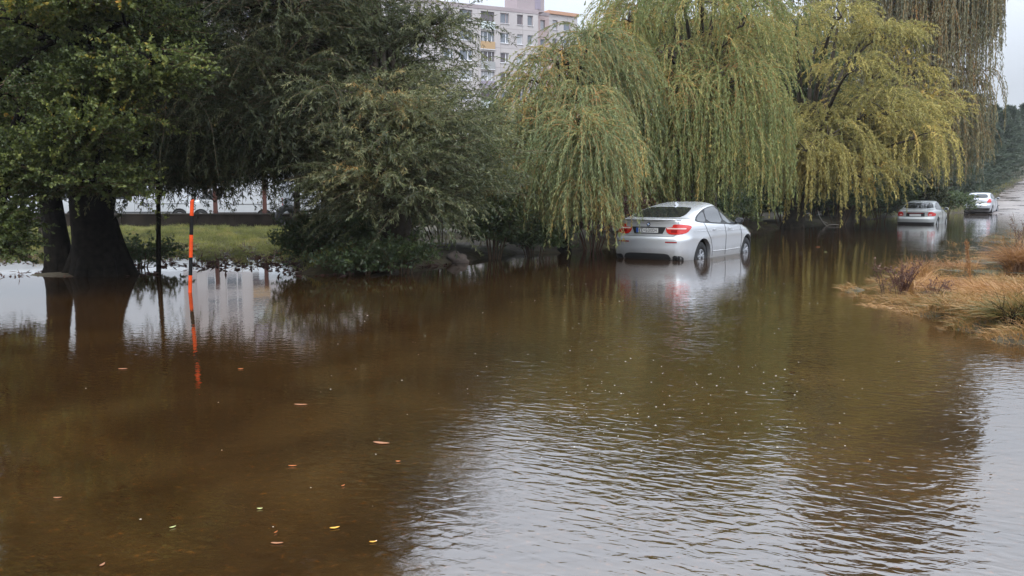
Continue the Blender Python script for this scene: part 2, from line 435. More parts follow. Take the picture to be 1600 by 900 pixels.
p.inputs['Roughness'].default_value = 0.03
p.inputs['IOR'].default_value = 2.3
# ripples: short wind crests, a slower swell and fine rain shiver
mp = N(nt_, 'ShaderNodeMapping'); mp.vector_type = 'TEXTURE'; mp.inputs['Rotation'].default_value = (0, 0, R(-28)); mp.inputs['Scale'].default_value = (2.3, 1.0, 1.0)
nt_.links.new(g_.outputs['Position'], mp.inputs['Vector'])
wn = N(nt_, 'ShaderNodeTexNoise', Scale=15.0, Detail=2.0, Roughness=0.4, Distortion=0.6)
nt_.links.new(mp.outputs[0], wn.inputs['Vector'])
wn2 = N(nt_, 'ShaderNodeTexNoise', Scale=1.1, Detail=1.0)
nt_.links.new(g_.outputs['Position'], wn2.inputs['Vector'])
area = N(nt_, 'ShaderNodeTexNoise', Scale=0.28, Detail=3.0)
nt_.links.new(g_.outputs['Position'], area.inputs['Vector'])
# calmer towards the left, where the trees shelter the water
sxw = N(nt_, 'ShaderNodeSeparateXYZ'); nt_.links.new(g_.outputs['Position'], sxw.inputs[0])
cal = N(nt_, 'ShaderNodeMapRange'); cal.inputs['From Min'].default_value = -2.5; cal.inputs['From Max'].default_value = 0.8
cal.inputs['To Min'].default_value = 0.22; cal.inputs['To Max'].default_value = 1.0
nt_.links.new(sxw.outputs['X'], cal.inputs['Value'])
am = N(nt_, 'ShaderNodeMapRange'); am.inputs['From Min'].default_value = 0.35; am.inputs['From Max'].default_value = 0.6
am.inputs['To Min'].default_value = 0.25; am.inputs['To Max'].default_value = 1.25
nt_.links.new(area.outputs['Fac'], am.inputs['Value'])
a1 = N(nt_, 'ShaderNodeMath', operation='MULTIPLY'); nt_.links.new(wn.outputs['Fac'], a1.inputs[0]); nt_.links.new(am.outputs[0], a1.inputs[1])
mp3 = N(nt_, 'ShaderNodeMapping'); mp3.vector_type = 'TEXTURE'; mp3.inputs['Rotation'].default_value = (0, 0, R(14)); mp3.inputs['Scale'].default_value = (1.9, 1.0, 1.0)
nt_.links.new(g_.outputs['Position'], mp3.inputs['Vector'])
wn3 = N(nt_, 'ShaderNodeTexNoise', Scale=7.0, Detail=3.0, Roughness=0.5, Distortion=0.8); nt_.links.new(mp3.outputs[0], wn3.inputs['Vector'])
a0 = N(nt_, 'ShaderNodeMath', operation='MULTIPLY_ADD'); nt_.links.new(wn3.outputs['Fac'], a0.inputs[0]); a0.inputs[1].default_value = 0.8; nt_.links.new(a1.outputs[0], a0.inputs[2])
fa = N(nt_, 'ShaderNodeMapRange'); fa.inputs['From Min'].default_value = 9.0; fa.inputs['From Max'].default_value = 19.0; fa.inputs['To Min'].default_value = 1.0; fa.inputs['To Max'].default_value = 0.28
nt_.links.new(sxw.outputs['Y'], fa.inputs['Value'])
cf_ = N(nt_, 'ShaderNodeMath', operation='MULTIPLY'); nt_.links.new(cal.outputs[0], cf_.inputs[0]); nt_.links.new(fa.outputs[0], cf_.inputs[1])
a1b = N(nt_, 'ShaderNodeMath', operation='MULTIPLY'); nt_.links.new(a0.outputs[0], a1b.inputs[0]); nt_.links.new(cf_.outputs[0], a1b.inputs[1])
a2 = N(nt_, 'ShaderNodeMath', operation='MULTIPLY_ADD'); nt_.links.new(wn2.outputs['Fac'], a2.inputs[0]); a2.inputs[1].default_value = 0.25
nt_.links.new(a1b.outputs[0], a2.inputs[2])
b_ = N(nt_, 'ShaderNodeBump', Strength=1.0, Distance=0.0048)
nt_.links.new(a2.outputs[0], b_.inputs['Height']); nt_.links.new(b_.outputs[0], p.inputs['Normal'])
M['water'] = m
g = Geo(); g.add([(-330, -30, 0), (345, -30, 0), (345, 470, 0), (-330, 470, 0)], [[0, 1, 2, 3]])
tag(g.build('water', M['water']), kind='structure')

# far wooded hill
hx = np.linspace(40, 340, 60); hy = np.linspace(270, 400, 20)
HX, HY = np.meshgrid(hx, hy, indexing='ij')
HZ = 12 + 24 * np.exp(-((HY - 335) / 40) ** 2) * (0.8 + 0.2 * fnoise(HX, HY, 60)) + 0.8 * fnoise(HX, HY, 9)
HZ = np.where((HY < 275), 8, HZ)
tag(grid_obj('hills', HX, HY, HZ - 6, M['hillm']), kind='structure')

# haze: rainy air ------------------------------------------------------
g = Geo(); g.box((7.5, 220, 24), (700, 540, 52))
hm = bpy.data.materials.new('rain_haze'); hm.use_nodes = True
hm.node_tree.nodes.clear()
o_ = N(hm.node_tree, 'ShaderNodeOutputMaterial'); pv = N(hm.node_tree, 'ShaderNodeVolumePrincipled')
pv.inputs['Color'].default_value = (0.90, 0.93, 0.96, 1); pv.inputs['Density'].default_value = 0.00032
hm.node_tree.links.new(pv.outputs[0], o_.inputs['Volume'])
HAZE = tag(g.build('haze', hm), kind='stuff')

# ------------------------------------------------------------------ trees
def blob_w(b):
    px, py, Yd, rx, rz = b[:5]
    c = np.array(at(px, py, Yd)); k = Yd / F
    bot = at(px, b[5], Yd).z if len(b) > 5 and b[5] is not None else None
    return c, rx * k, rz * k, bot
def weep(G, c, rx, rz, n, bot=None, L=(1.0, 2.2), droop=0.5, per_m=30, leaf=(0.12, 0.02), K=9, lmat=0, tmat=1, twig=0.012, ry=None, tint0=0.0, spread=0.5, up=0.35, czmin=-0.35, rmin=0.35):
    ry = ry or rx
    a = rng.uniform(0, 2 * np.pi, n); cz = rng.uniform(czmin, 1, n); sz = np.sqrt(1 - cz ** 2)
    rad = rng.uniform(rmin, 1, n) ** 0.6
    dirv = np.stack([np.cos(a) * sz, np.sin(a) * sz, cz], 1)
    O = c + dirv * rad[:, None] * np.array([rx, ry, rz])
    if bot is None:
        LL = rng.uniform(*L, n)
    else:
        LL = np.maximum(0.4, (O[:, 2] - bot)) * np.clip(rng.normal(0.72, 0.22, n), 0.15, 1.02) + 0.15
    d = unit(np.stack([np.cos(a), np.sin(a), np.zeros(n)], 1) * 0.8 + np.array([0, 0, up]) + rng.normal(size=(n, 3)) * 0.25)
    S = np.empty((n, K, 3)); S[:, 0] = O; st = (LL / (K - 1))[:, None]
    for k in range(1, K):
        S[:, k] = S[:, k - 1] + d * st
        dr = droop * np.clip(st[:, 0] * 2.2, 0.4, 1.6)[:, None]
        d = unit(d + np.array([0, 0, -1.0]) * dr + rng.normal(size=(n, 3)) * 0.07)
    S[:, :, 2] = np.maximum(S[:, :, 2], 0.02)
    ts = np.clip(rng.normal(0.45, 0.2, n) + tint0, 0, 1)
    G.ribbons(S, twig * rng.uniform(0.6, 1.5, n), ts, tmat)
    cnt = np.maximum(4, (LL * per_m).astype(int))
    idx = np.repeat(np.arange(n), cnt); t = rng.uniform(0.06, 1, len(idx)) * (K - 1.001)
    i0 = t.astype(int); fr = (t - i0)[:, None]
    P = S[idx, i0] * (1 - fr) + S[idx, i0 + 1] * fr
    T = unit(S[idx, i0 + 1] - S[idx, i0])
    m_ = len(idx)
    D = T * 0.75 + rng.normal(size=(m_, 3)) * spread + np.array([0, 0, -0.25])
    ti = np.clip(ts[idx] + rng.normal(0, 0.16, m_), 0, 1)
    G.leaves(P, D, leaf[0] * rng.uniform(0.6, 1.25, m_), leaf[1] * rng.uniform(0.7, 1.3, m_), ti, lmat)
    return O
def make_tree(name, label, cat, group, base, tr, blobs, mats, fork=0.45, bark='bark', n_per=90, lean=(0, 0), sides=12, jit=(0.6, 1.35), **kw):
    """tree > trunk (with its limbs), crown. blobs: (px, py, Y, rx_px, rz_px[, bottom_py][, density])"""
    bx, by = base; bz = float(terrain(np.array([bx]), np.array([by]))[0]) - 0.15
    root = empty(name, (bx, by, bz)); tag(root, label, cat, group)
    W = Geo(); C = Geo()
    B = [blob_w(b) for b in blobs]
    cz = [b[0][2] for b in B]; zf = bz + (max(cz) - bz) * fork
    mean = np.mean([b[0] for b in B], axis=0)
    top = np.array([bx + (mean[0] - bx) * 0.4 + lean[0], by + (mean[1] - by) * 0.4 + lean[1], zf])
    b0 = np.array([bx, by, bz])
    mid = (b0 + top) / 2 + np.array([rng.normal(0, 0.2), 0, 0])
    pth = bez(b0, mid, top, 10)
    fl = tr * np.array([1.55, 1.15, 1.0, 0.95, 0.9, 0.86, 0.8, 0.76, 0.7, 0.62])
    W.tube(pth, fl, sides)
    # root flare and bark ridges
    if tr > 0.2:
        for k in range(6):
            a = k * 1.05 + rng.uniform(0, 0.5)
            e = b0 + np.array([math.cos(a), math.sin(a), 0]) * tr * 1.75
            W.tube(bez(e, b0 + np.array([math.cos(a), math.sin(a), 0.35]) * tr * 1.1, b0 + np.array([math.cos(a) * tr * 0.55, math.sin(a) * tr * 0.55, tr * 3.0])), [tr * 0.28, tr * 0.36, tr * 0.3], 6)
    for bi, (c, rx, rz, bot) in enumerate(B):
        s0 = pth[rng.integers(6, 10)]
        hz = max(s0[2], c[2])
        m1 = np.array([s0[0] * 0.45 + c[0] * 0.55, s0[1] * 0.45 + c[1] * 0.55, hz + rng.uniform(0, 0.4)]) + rng.normal(0, 0.25, 3)
        lp = bez(s0, m1, c, 10)
        W.tube(lp, [tr * 0.38, tr * 0.2, max(0.015, tr * 0.08)], 6)
        dens = (blobs[bi][6] if len(blobs[bi]) > 6 else 1.0) * rng.uniform(*jit)
        kk = dict(kw); kk['droop'] = kw.get('droop', 0.5) * rng.uniform(0.65, 1.25); kk['up'] = kw.get('up', 0.35) * rng.uniform(0.3, 1.5); kk['tint0'] = kw.get('tint0', 0) + rng.normal(0, 0.13)
        n = int(n_per * dens * max(0.4, rx * (rz + rx) * 0.5 + 0.3))
        O = weep(C, c, rx, rz, n, bot, **kk)
        for q in O[rng.choice(len(O), min(len(O), 6), replace=False)]:
            W.tube(bez(c, (c + q) / 2 + np.array([0, 0, 0.15]), q, 5), [max(0.012, tr * 0.07), 0.008], 4, cap=False)
    W.build('trunk', M[bark], root, origin=(bx, by, bz))
    C.build('crown', mats, root, origin=(bx, by, bz))
    return root
def fill(region, n, Yr, r, seed, bot=None, dens=1.0):
    """scatter blobs inside an image-space polygon (layout of a crown), each at its own depth"""
    rs = np.random.default_rng(seed); out_ = []
    xs = [p[0] for p in region]; ys = [p[1] for p in region]
    def inside(x, y):
        c = False; j = len(region) - 1
        for i in range(len(region)):
            xi, yi = region[i]; xj, yj = region[j]
            if (yi > y) != (yj > y) and x < (xj - xi) * (y - yi) / (yj - yi) + xi: c = not c
            j = i
        return c
    k = 0; best = []
    while len(out_) < n and k < 6000:
        k += 1
        x, y = rs.uniform(min(xs), max(xs)), rs.uniform(min(ys), max(ys))
        if not inside(x, y): continue
        rr = rs.uniform(*r)
        if any((x - o[0]) ** 2 + (y - o[1]) ** 2 < (0.62 * rr) ** 2 for o in out_[-max(1, n // 2):]) and k < 4000: continue
        Yd = rs.uniform(*Yr)
        out_.append((x, y, Yd, rr, rr * rs.uniform(0.6, 0.85), None if bot is None else bot + rs.uniform(-25, 15), dens))
    return out_

BROAD = dict(L=(0.35, 0.9), droop=0.10, per_m=50, leaf=(0.062, 0.045), K=5, spread=0.9, up=0.25)
# T1 broad-leaved tree at the left edge
bl = (fill([(-60, -420), (270, -420), (250, 60), (235, 130), (200, 230), (180, 300), (60, 330), (-60, 330)], 30, (15.8, 19.5), (48, 75), 1) +
      fill([(-60, -80), (230, -80), (262, 120), (225, 200), (190, 290), (-60, 300)], 16, (14.6, 16.2), (30, 50), 2, dens=1.3) +
      [(-5, 310, 15.2, 40, 30, None, 1.8), (-18, 350, 15.0, 26, 24, None, 2.2), (-22, 390, 14.8, 18, 12, None, 2.2), (20, 262, 15.1, 40, 24, None, 1.6), (110, 290, 15.6, 60, 30), (170, 300, 16.0, 36, 20), (215, 135, 15.2, 26, 12), (245, 115, 15.2, 14, 9),
       (190, 180, 15.2, 34, 18), (130, 150, 15.2, 16, 24), (150, 120, 15.2, 12, 16)])
pT1 = atz(140, 432)
t1 = make_tree('broadleaf_tree', 'broad-leaved tree with orange-flecked leaves and the thickest black trunk, at far left', 'tree', None,
               (pT1.x, pT1.y + 0.5), 0.42, bl, [L_MAPLE, M['twig_brown']], fork=0.42, bark='bark_dark', n_per=230, jit=(0.25, 1.4), **BROAD)
pT1b = atz(74, 430)
bl = fill([(-140, -300), (120, -350), (120, 250), (-140, 260)], 14, (18.2, 21), (50, 80), 3)
make_tree('broadleaf_tree', 'slimmer black trunk rising from the water just left of the thickest trunk', 'tree', None,
          (pT1b.x, pT1b.y + 0.6), 0.235, bl, [L_MAPLE, M['twig_brown']], fork=0.5, bark='bark_dark', n_per=150, **BROAD)

# T2 dark willow behind it, hanging over the marker pole
DW = dict(L=(0.8, 2.1), droop=0.36, per_m=44, leaf=(0.105, 0.020), K=8, spread=0.55)
bl = (fill([(190, -420), (480, -420), (470, 60), (440, 230), (230, 250), (190, 100)], 34, (18.5, 23.5), (50, 85), 4, dens=1.0) +
      fill([(200, 150), (470, 150), (470, 250), (200, 260)], 24, (17.5, 22), (35, 55), 5, bot=362, dens=0.9) +
      [(x_, y_, d_, 34, 18, b_, 5.0) for x_, y_, d_, b_ in ((225, 262, 19.5, 350), (275, 258, 20.5, 350), (320, 252, 20, 345), (365, 245, 20.5, 340), (400, 235, 20, 325), (250, 280, 19.4, 385), (205, 255, 20.5, 350), (350, 270, 21, 345), (440, 250, 19.5, 350), (300, 270, 19, 335))] +
      fill([(380, -100), (520, -100), (500, 200), (440, 240)], 7, (17.5, 20), (35, 50), 6, dens=1.1))
pT2 = atz(205, 410)
make_tree('willow_tree', 'very dark willow whose drooping twigs hang behind the orange and black pole', 'tree', 'willow trees along the flooded road',
          (-10.3, 22.8), 0.26, bl, [L_DARKW, M['twig_brown']], bark='bark_dark', n_per=115, **DW)
# thin stem standing in the water
p0 = atz(247, 428)
g = Geo(); g.tube(bez((p0.x, p0.y, -0.3), (p0.x + 0.06, p0.y, 1.2), at(246, 120, p0.y), 14), [0.055, 0.045, 0.03], 8)
C_ = Geo(); weep(C_, np.array(at(246, 150, p0.y)), 0.8, 0.8, 120, **DW)
rt = empty('sapling', (p0.x, p0.y, -0.3)); tag(rt, 'thin dark sapling standing in the water between the thickest trunk and the pole', 'sapling')
g.build('trunk', M['bark_dark'], rt, origin=rt.location); C_.build('crown', [L_DARKW, M['twig_brown']], rt, origin=rt.location)

# T3 grey-green crack willow
GW = dict(L=(0.6, 1.7), droop=0.28, per_m=48, leaf=(0.105, 0.020), K=7, spread=0.5, up=0.3)
bl = (fill([(430, -330), (500, -330), (540, -60), (575, 40), (620, 125), (700, 215), (725, 330), (570, 330), (480, 200)], 56, (18.5, 24), (42, 70), 7) +
      fill([(500, 120), (670, 180), (715, 280), (690, 325), (575, 325), (555, 250)], 16, (17.6, 19), (30, 48), 8, dens=1.0) +
      [(668, 62, 19.5, 20, 12), (690, 38, 19.8, 8, 6), (600, 325, 19.2, 46, 26), (660, 320, 19.4, 46, 26), (585, 315, 19.0, 34, 26)])
pT3 = atz(610, 420)
make_tree('willow_tree', 'broad grey-green willow left of the apartment block, its dense crown reaching to the water', 'tree', 'willow trees along the flooded road',
          (pT3.x, pT3.y + 1.5), 0.34, bl, [L_GREYW, M['twig_brown']], n_per=120, **GW)

# T4 pale weeping willow
PW = dict(droop=0.8, per_m=46, leaf=(0.105, 0.021), K=12, spread=0.34, up=0.3, twig=0.014)
bl = [(815, 165, 25, 26, 20, 330), (840, 130, 25.5, 24, 18, 300), (785, 235, 24.5, 24, 20, 380), (872, 105, 26, 26, 20, 300), (850, 190, 24, 40, 28, 375), (905, 160, 24.5, 34, 26, 350),
      (908, 110, 27, 22, 18, 300), (800, 270, 23.8, 34, 26, 395), (860, 270, 23.6, 38, 28, 385), (920, 240, 24, 30, 26, 370), (765, 305, 24.5, 22, 20, 400), (830, 320, 24.6, 34, 22, 400),
      (916, 215, 21.3, 8, 10, 385, 1.8), (905, 190, 22.0, 14, 12, 350, 1.5), (926, 240, 21.5, 5, 8, 350, 1.2), (912, 290, 21.4, 7, 8, 398, 2.2), (895, 240, 24.2, 36, 26, 365), (800, 205, 26, 24, 20, 360),
      (880, 84, 26.5, 14, 9), (925, 60, 27, 16, 12), (950, 130, 27, 20, 16, 330), (965, 95, 27.5, 20, 16)]
pT4 = atz(882, 395)
make_tree('willow_tree', 'pale green weeping willow whose twigs hang over the nearest car rear corner', 'tree', 'willow trees along the flooded road',
          (pT4.x, pT4.y), 0.15, bl, [L_PALEW, M['twig_orange']], fork=0.55, bark='bark_dark', n_per=165, **PW)

# T5 olive willow behind the car
bl = (fill([(925, 60), (1010, -30), (1130, -60), (1190, 20), (1180, 120), (1120, 130), (1000, 140), (945, 110)], 38, (29, 37), (24, 42), 9, dens=1.0) +
      [(1175, 10, 33, 30, 22), (1195, 60, 33, 26, 20), (1165, 110, 34, 26, 20), (1190, 150, 36, 22, 18), (1160, -30, 34, 34, 24)] +
      [(b[0], b[1], b[2], b[3], b[4], 362, b[6]) for b in fill([(950, 130), (1150, 110), (1165, 190), (1120, 230), (950, 230)], 16, (28.5, 32), (28, 42), 10, dens=0.8)] +
      [(1140, 130, 28.5, 24, 20, 300, 1.1), (1155, 160, 28.8, 16, 16, 320, 1.1), (1090, 170, 28.2, 26, 20, 320), (1060, 240, 28.6, 34, 20, 330), (1000, 260, 28.8, 34, 22, 345), (1120, 230, 29, 30, 20, 320), (1150, 260, 29.5, 22, 16, 325), (1060, 290, 30, 40, 16, 340), (990, 300, 30, 30, 16, 350)])
PW5 = dict(PW); PW5.update(leaf=(0.115, 0.024), per_m=40)
make_tree('willow_tree', 'olive green weeping willow directly behind the nearest silver car', 'tree', 'willow trees along the flooded road',
          (7.0, 33.5), 0.33, bl, [L_OLIVE, M['twig_orange']], fork=0.5, n_per=84, L=(0.7, 2.2), jit=(0.4, 1.6), **PW5)

# T6 yellow-green willow
bl = (fill([(1165, 60), (1230, 25), (1300, 0), (1370, 30), (1430, 90), (1440, 180), (1430, 260), (1300, 270), (1180, 260), (1170, 150)], 30, (37, 44), (30, 50), 12, dens=1.15) +
      fill([(1180, 200), (1370, 200), (1340, 290), (1190, 290)], 13, (37, 41), (24, 36), 13, bot=350, dens=0.9) +
      fill([(1340, 190), (1435, 190), (1425, 260), (1350, 270)], 6, (38, 41), (24, 34), 14, bot=322, dens=0.8))
Y6 = dict(L=(0.5, 1.5), droop=0.7, per_m=44, leaf=(0.13, 0.031), K=9, spread=0.4, up=0.5, twig=0.014, czmin=-0.1, rmin=0.6)
make_tree('willow_tree', 'yellow-green willow with a billowing crown between the nearest car and the far cars', 'tree', 'willow trees along the flooded road',
          (13.0, 43.0), 0.4, bl, [L_YELL, M['twig_brown']], n_per=62, **Y6)

# T7 tall weeping willow by the far cars
bl = [(1400, -180, 50, 60, 40, 60), (1440, -120, 50, 50, 40, 160), (1470, -60, 49, 30, 24, 240, 1.2), (1425, -40, 50, 34, 26, 300), (1445, 20, 49, 24, 22, 300), (1470, 60, 49, 18, 20, 290, 1.2),
      (1400, 40, 52, 40, 30, 250), (1450, 150, 48, 30, 24, 300), (1480, 160, 48, 26, 16, 300, 1.2), (1425, 210, 49, 34, 24, 315), (1470, 230, 49, 30, 20, 310), (1500, 200, 50, 18, 14, 280),
      (1510, 130, 49, 14, 8, 250, 1.1), (1527, 112, 49, 12, 5, 215, 0.9), (1487, -60, 49, 4, 12, 150, 7), (1498, -60, 49, 3, 12, 145, 6), (1516, -70, 49, 3, 10, 95, 9), (1340, -60, 54, 50, 30, 100), (1370, -160, 54, 60, 40, 60)]
W7 = dict(L=(1, 3), droop=0.75, per_m=17, leaf=(0.18, 0.036), K=12, spread=0.28, up=0.3, twig=0.02)
make_tree('willow_tree', 'tallest brownish weeping willow, long strings of twigs hanging against the sky above the far cars', 'tree', 'willow trees along the flooded road',
          (18.5, 52.0), 0.4, bl, [L_BROWNW, M['twig_orange']], n_per=100, **W7)

# trees behind the row
BK = dict(czmin=-0.6, L=(0.6, 1.6), droop=0.15, per_m=13, leaf=(0.24, 0.10), K=5, spread=0.8)
back = [
    ('dark green tree filling the gap between the olive and the yellow-green willow', (10.5, 47), fill([(960, 120), (1180, 20), (1270, 40), (1270, 330), (930, 330)], 34, (45, 49), (45, 60), 21), L_SHRUB),
    ('dark tree behind the yellow-green willow, its top showing above it', (20, 57), fill([(1130, -40), (1290, -110), (1420, -90), (1440, 300), (1150, 320)], 26, (55, 61), (40, 55), 22), L_SHRUB),
    ('dark tree behind the grey-green willow', (-4, 33), fill([(560, 200), (760, 200), (900, 250), (900, 370), (560, 370)], 22, (29, 35), (34, 50), 23), L_SHRUB),
    ('dark tree behind the very dark willow at upper left', (-16.5, 33), fill([(-80, -260), (400, -260), (380, 60), (300, 220), (-60, 230)], 30, (28, 33), (65, 95), 24), L_DARKW),
]
for lab, bs, bl, lm in back:
    make_tree('background_tree', lab, 'tree', None, bs, 0.25, bl, [lm, M['twig_brown']], n_per=42, **BK)

# conifers on the right
def conifer(px_u, v, h, r, seed, label):
    rs = np.random.default_rng(seed)
    b = uv2w(px_u, v); z0 = float(terrain(np.array([b.x]), np.array([b.y]))[0]) - 0.1
    root = empty('conifer', (b.x, b.y, z0)); tag(root, label, 'conifer', 'conifers along the rising road')
    W = Geo(); W.tube([(b.x, b.y, z0), (b.x + 0.1, b.y, z0 + h * 0.5), (b.x, b.y, z0 + h)], [0.2, 0.12, 0.02], 7)
    n = int(h * 34); t = np.sort(rs.uniform(0.02, 0.98, n)); a = rs.uniform(0, 6.283, n)
    K = 5; rl = r * (1 - t) ** 0.75 * rs.uniform(0.65, 1.15, n) + 0.15
    d = np.stack([np.cos(a), np.sin(a), np.full(n, -0.05)], 1)
    s = np.linspace(0, 1, K)[None, :, None]
    O = np.stack([np.full(n, b.x), np.full(n, b.y), z0 + t * h], 1)
    S = O[:, None] + d[:, None] * rl[:, None, None] * s + np.array([0, 0, 1.0]) * (-0.35 * s + 0.5 * s ** 2) * rl[:, None, None] * 0.7
    C = Geo(); C.ribbons(S, np.full(n, 0.05), 0.3, 1)
    m_ = 52; idx = np.repeat(np.arange(n), m_); tt = rs.uniform(0.1, 1, len(idx)) * (K - 1.001); i0 = tt.astype(int); fr = (tt - i0)[:, None]
    P = S[idx, i0] * (1 - fr) + S[idx, i0 + 1] * fr
    D = unit(S[idx, i0 + 1] - S[idx, i0]) + rs.normal(size=(len(idx), 3)) * 0.55 + np.array([0, 0, 0.12])
    C.leaves(P, D, rs.uniform(0.25, 0.55, len(idx)), rs.uniform(0.05, 0.10, len(idx)), np.clip(rs.normal(0.5, 0.25, len(idx)), 0, 1), 0)
    W.build('trunk', M['bark'], root, origin=root.location); C.build('crown', [L_CONI, M['twig_brown']], root, origin=root.location)
con = [(66, -14.8, 6.5, 2.6, 'low conifer directly left of the far hatchback'), (74, -15.6, 8.0, 2.9, 'conifer behind the gap between the two far cars'), (57, -15.2, 6.0, 2.6, 'dark low conifer above the roof of the middle silver saloon'),
       (83, -14.8, 8.2, 3.0, 'conifer just above the far hatchback'), (93, -15.2, 8.8, 3.1, 'conifer just right of the tallest willow'), (104, -14.4, 8.2, 3.0, 'middle conifer of the row climbing the hill'), (116, -14.8, 8.4, 3.2, 'hazy conifer with a pointed top against the sky, near the right edge'),
       (129, -14.4, 7.4, 3.2, 'pale hazy conifer second from the right edge'), (143, -14.0, 7.2, 3.2, 'farthest conifer, at the right edge where the road leaves the picture'), (160, -13.8, 7.5, 3.4, 'faint conifer tip at the right edge of the sky')]
con += [(88, -12.9, 5.2, 2.6, 'low conifer at the roadside just above the far hatchback roof'), (99, -12.8, 6.0, 2.7, 'roadside conifer in front of the hazy row, right of the far hatchback'), (110, -12.8, 6.6, 2.7, 'roadside conifer halfway up the verge'), (123, -12.8, 6.8, 2.8, 'roadside conifer near the top of the verge')]
for k, (u_, v_, h_, r_, lab) in enumerate(con): conifer(u_, v_, h_ * 1.14, r_ * 1.08, 100 + k, lab)

# shrubs along the water's edge
def shrub(label, px, py_base, w_px, h_px, lm=L_SHRUB, n=260, name='shrub', leaf=(0.09, 0.05), twig='twig_brown', Yoff=0.3, per_m=26, group='shrubs at the water edge', L=(0.3, 0.7), cat='shrub'):
    b = atz(px, py_base); Yd = b.y + Yoff; k = Yd / F; bx = (px - 800) * k
    z0 = min(0.0, float(terrain(np.array([bx]), np.array([Yd]))[0]))
    root = empty(name, (bx, Yd, z0)); tag(root, label, cat, group)
    C = Geo(); wm, hm_ = w_px * k / 2, h_px * k
    for q in range(5):
        ox = rng.uniform(-0.55, 0.55) * wm
        c = np.array([bx + ox, Yd + rng.uniform(-0.3, 0.4), hm_ * rng.uniform(0.3, 0.62)])
        weep(C, c, wm * 0.5, hm_ * 0.36, n // 5, L=L, droop=0.12, per_m=per_m, leaf=leaf, K=5, spread=0.8, up=0.5)
    S = Geo()
    for q in range(9):
        a = rng.uniform(-1, 1)
        S.tube(bez((bx + a * 0.15, Yd, z0 - 0.1), (bx + a * wm * 0.4, Yd, hm_ * 0.5), (bx + a * wm * 0.8, Yd + rng.uniform(-.3, .3), hm_ * rng.uniform(0.6, 1.0)), 6), [0.02, 0.008], 5)
    S.build('stems', M[twig], root, origin=root.location); C.build('foliage', [lm, M[twig]], root, origin=root.location)
shrub('small dark bush at the foot of the thickest trunk', 215, 420, 80, 28, n=120)
shrub('leafy weeds at the left end of the willow bank, by the flooded lawn', 500, 418, 90, 70, n=380)
shrub('low green weeds trailing into the water left of the grey-green willow foot', 560, 432, 110, 30, n=260, leaf=(0.08, 0.05))
shrub('bright green weeds trailing into the water below the grey-green willow', 625, 430, 90, 42, n=340, leaf=(0.08, 0.05))
shrub('dark undergrowth under the left half of the grey-green willow', 590, 408, 150, 90, n=520, Yoff=1.4)
shrub('dark undergrowth behind the rock', 690, 402, 130, 100, n=520, Yoff=1.4)
shrub('green bush right of the rock', 770, 408, 110, 95, n=560, Yoff=0.6)
shrub('low bush at the foot of the pale weeping willow', 835, 402, 90, 50, n=340)
shrub('dry red-brown thicket between the pale willow trunk and the nearest car', 925, 392, 130, 90, lm=L_REDST, n=420, twig='twig_red', leaf=(0.10, 0.03), L=(0.5, 1.2), name='thicket')
shrub('reddish undergrowth hidden behind the nearest car roof', 1010, 376, 170, 90, lm=L_REDST, n=420, twig='twig_red', leaf=(0.12, 0.04), L=(0.5, 1.2), name='thicket')
shrub('dark bush right behind the nearest car bonnet', 1130, 366, 110, 70, n=420, leaf=(0.12, 0.06))
shrub('small yellow-green bush just right of the nearest car mirror', 1165, 360, 40, 62, lm=L_OLIVE, n=150, leaf=(0.15, 0.05))
shrub('dark undergrowth under the left of the yellow-green willow', 1220, 358, 140, 100, n=520, leaf=(0.14, 0.07), Yoff=1.5)
shrub('dark undergrowth under the middle of the yellow-green willow', 1310, 354, 140, 95, n=520, leaf=(0.14, 0.07), Yoff=2.0)
shrub('dark undergrowth just left of the middle silver saloon', 1375, 350, 120, 80, n=460, leaf=(0.15, 0.08), Yoff=3.0)
for q_, (px_, y_, w_, h_, lab_) in enumerate(((1180, 352, 110, 120, 'tall dark thicket behind the nearest car mirror'), (1225, 354, 110, 90, 'dark thicket between the nearest car bonnet and the bleached branch'), (1265, 347, 120, 110, 'tall dark thicket behind the bleached dead branch'), (1345, 344, 120, 100, 'tall dark thicket left of the middle saloon, behind the front bushes'),
                                         (1410, 341, 100, 85, 'tall dark thicket right behind the middle saloon'), (1080, 358, 150, 120, 'tall dark thicket hidden behind the nearest car bonnet and roof'), (960, 372, 140, 110, 'tall dark thicket behind the nearest car rear window'), (860, 384, 130, 110, 'tall dark thicket behind the pale willow trunk'))):
    shrub(lab_, px_, y_, w_, h_, n=1000, leaf=(0.18, 0.10), Yoff=1.0, L=(0.5, 1.2), name='thicket', lm=L_DARKW)
shrub('grassy bush between the two far cars', 1475, 338, 80, 40, n=300, leaf=(0.18, 0.08), Yoff=2.0)

# added dark foliage that hides the bright sky-lit ground behind the row
o0 = uv2w(38, -22.5); rt = empty('backing_hedge', (o0.x, o0.y, 0)); tag(rt, 'long dark foliage backing added to hide bright ground below the willow crowns, behind the nearest car', 'backing_hedge')
C = Geo()
for k_ in range(40):
    q0 = uv2w(38 + k_ * 1.5, -22.5 + rng.normal(0, 0.4)); zg = float(terrain(np.array([q0.x]), np.array([q0.y]))[0])
    for zz_ in (0.5, 1.5, 2.6):
        weep(C, np.array([q0.x, q0.y, zg + zz_]), 1.2, 0.8, 60, L=(0.4, 0.9), droop=0.15, per_m=18, leaf=(0.22, 0.13), K=4, spread=0.9, czmin=-0.9)
    C.tube([(q0.x, q0.y, zg - 0.1), (q0.x + 0.1, q0.y, zg + 1.2), (q0.x, q0.y, zg + 2.2)], [0.05, 0.02], 5, mat=1)
C.build('foliage', [L_DARKW, M['twig_brown']], rt, origin=rt.location)

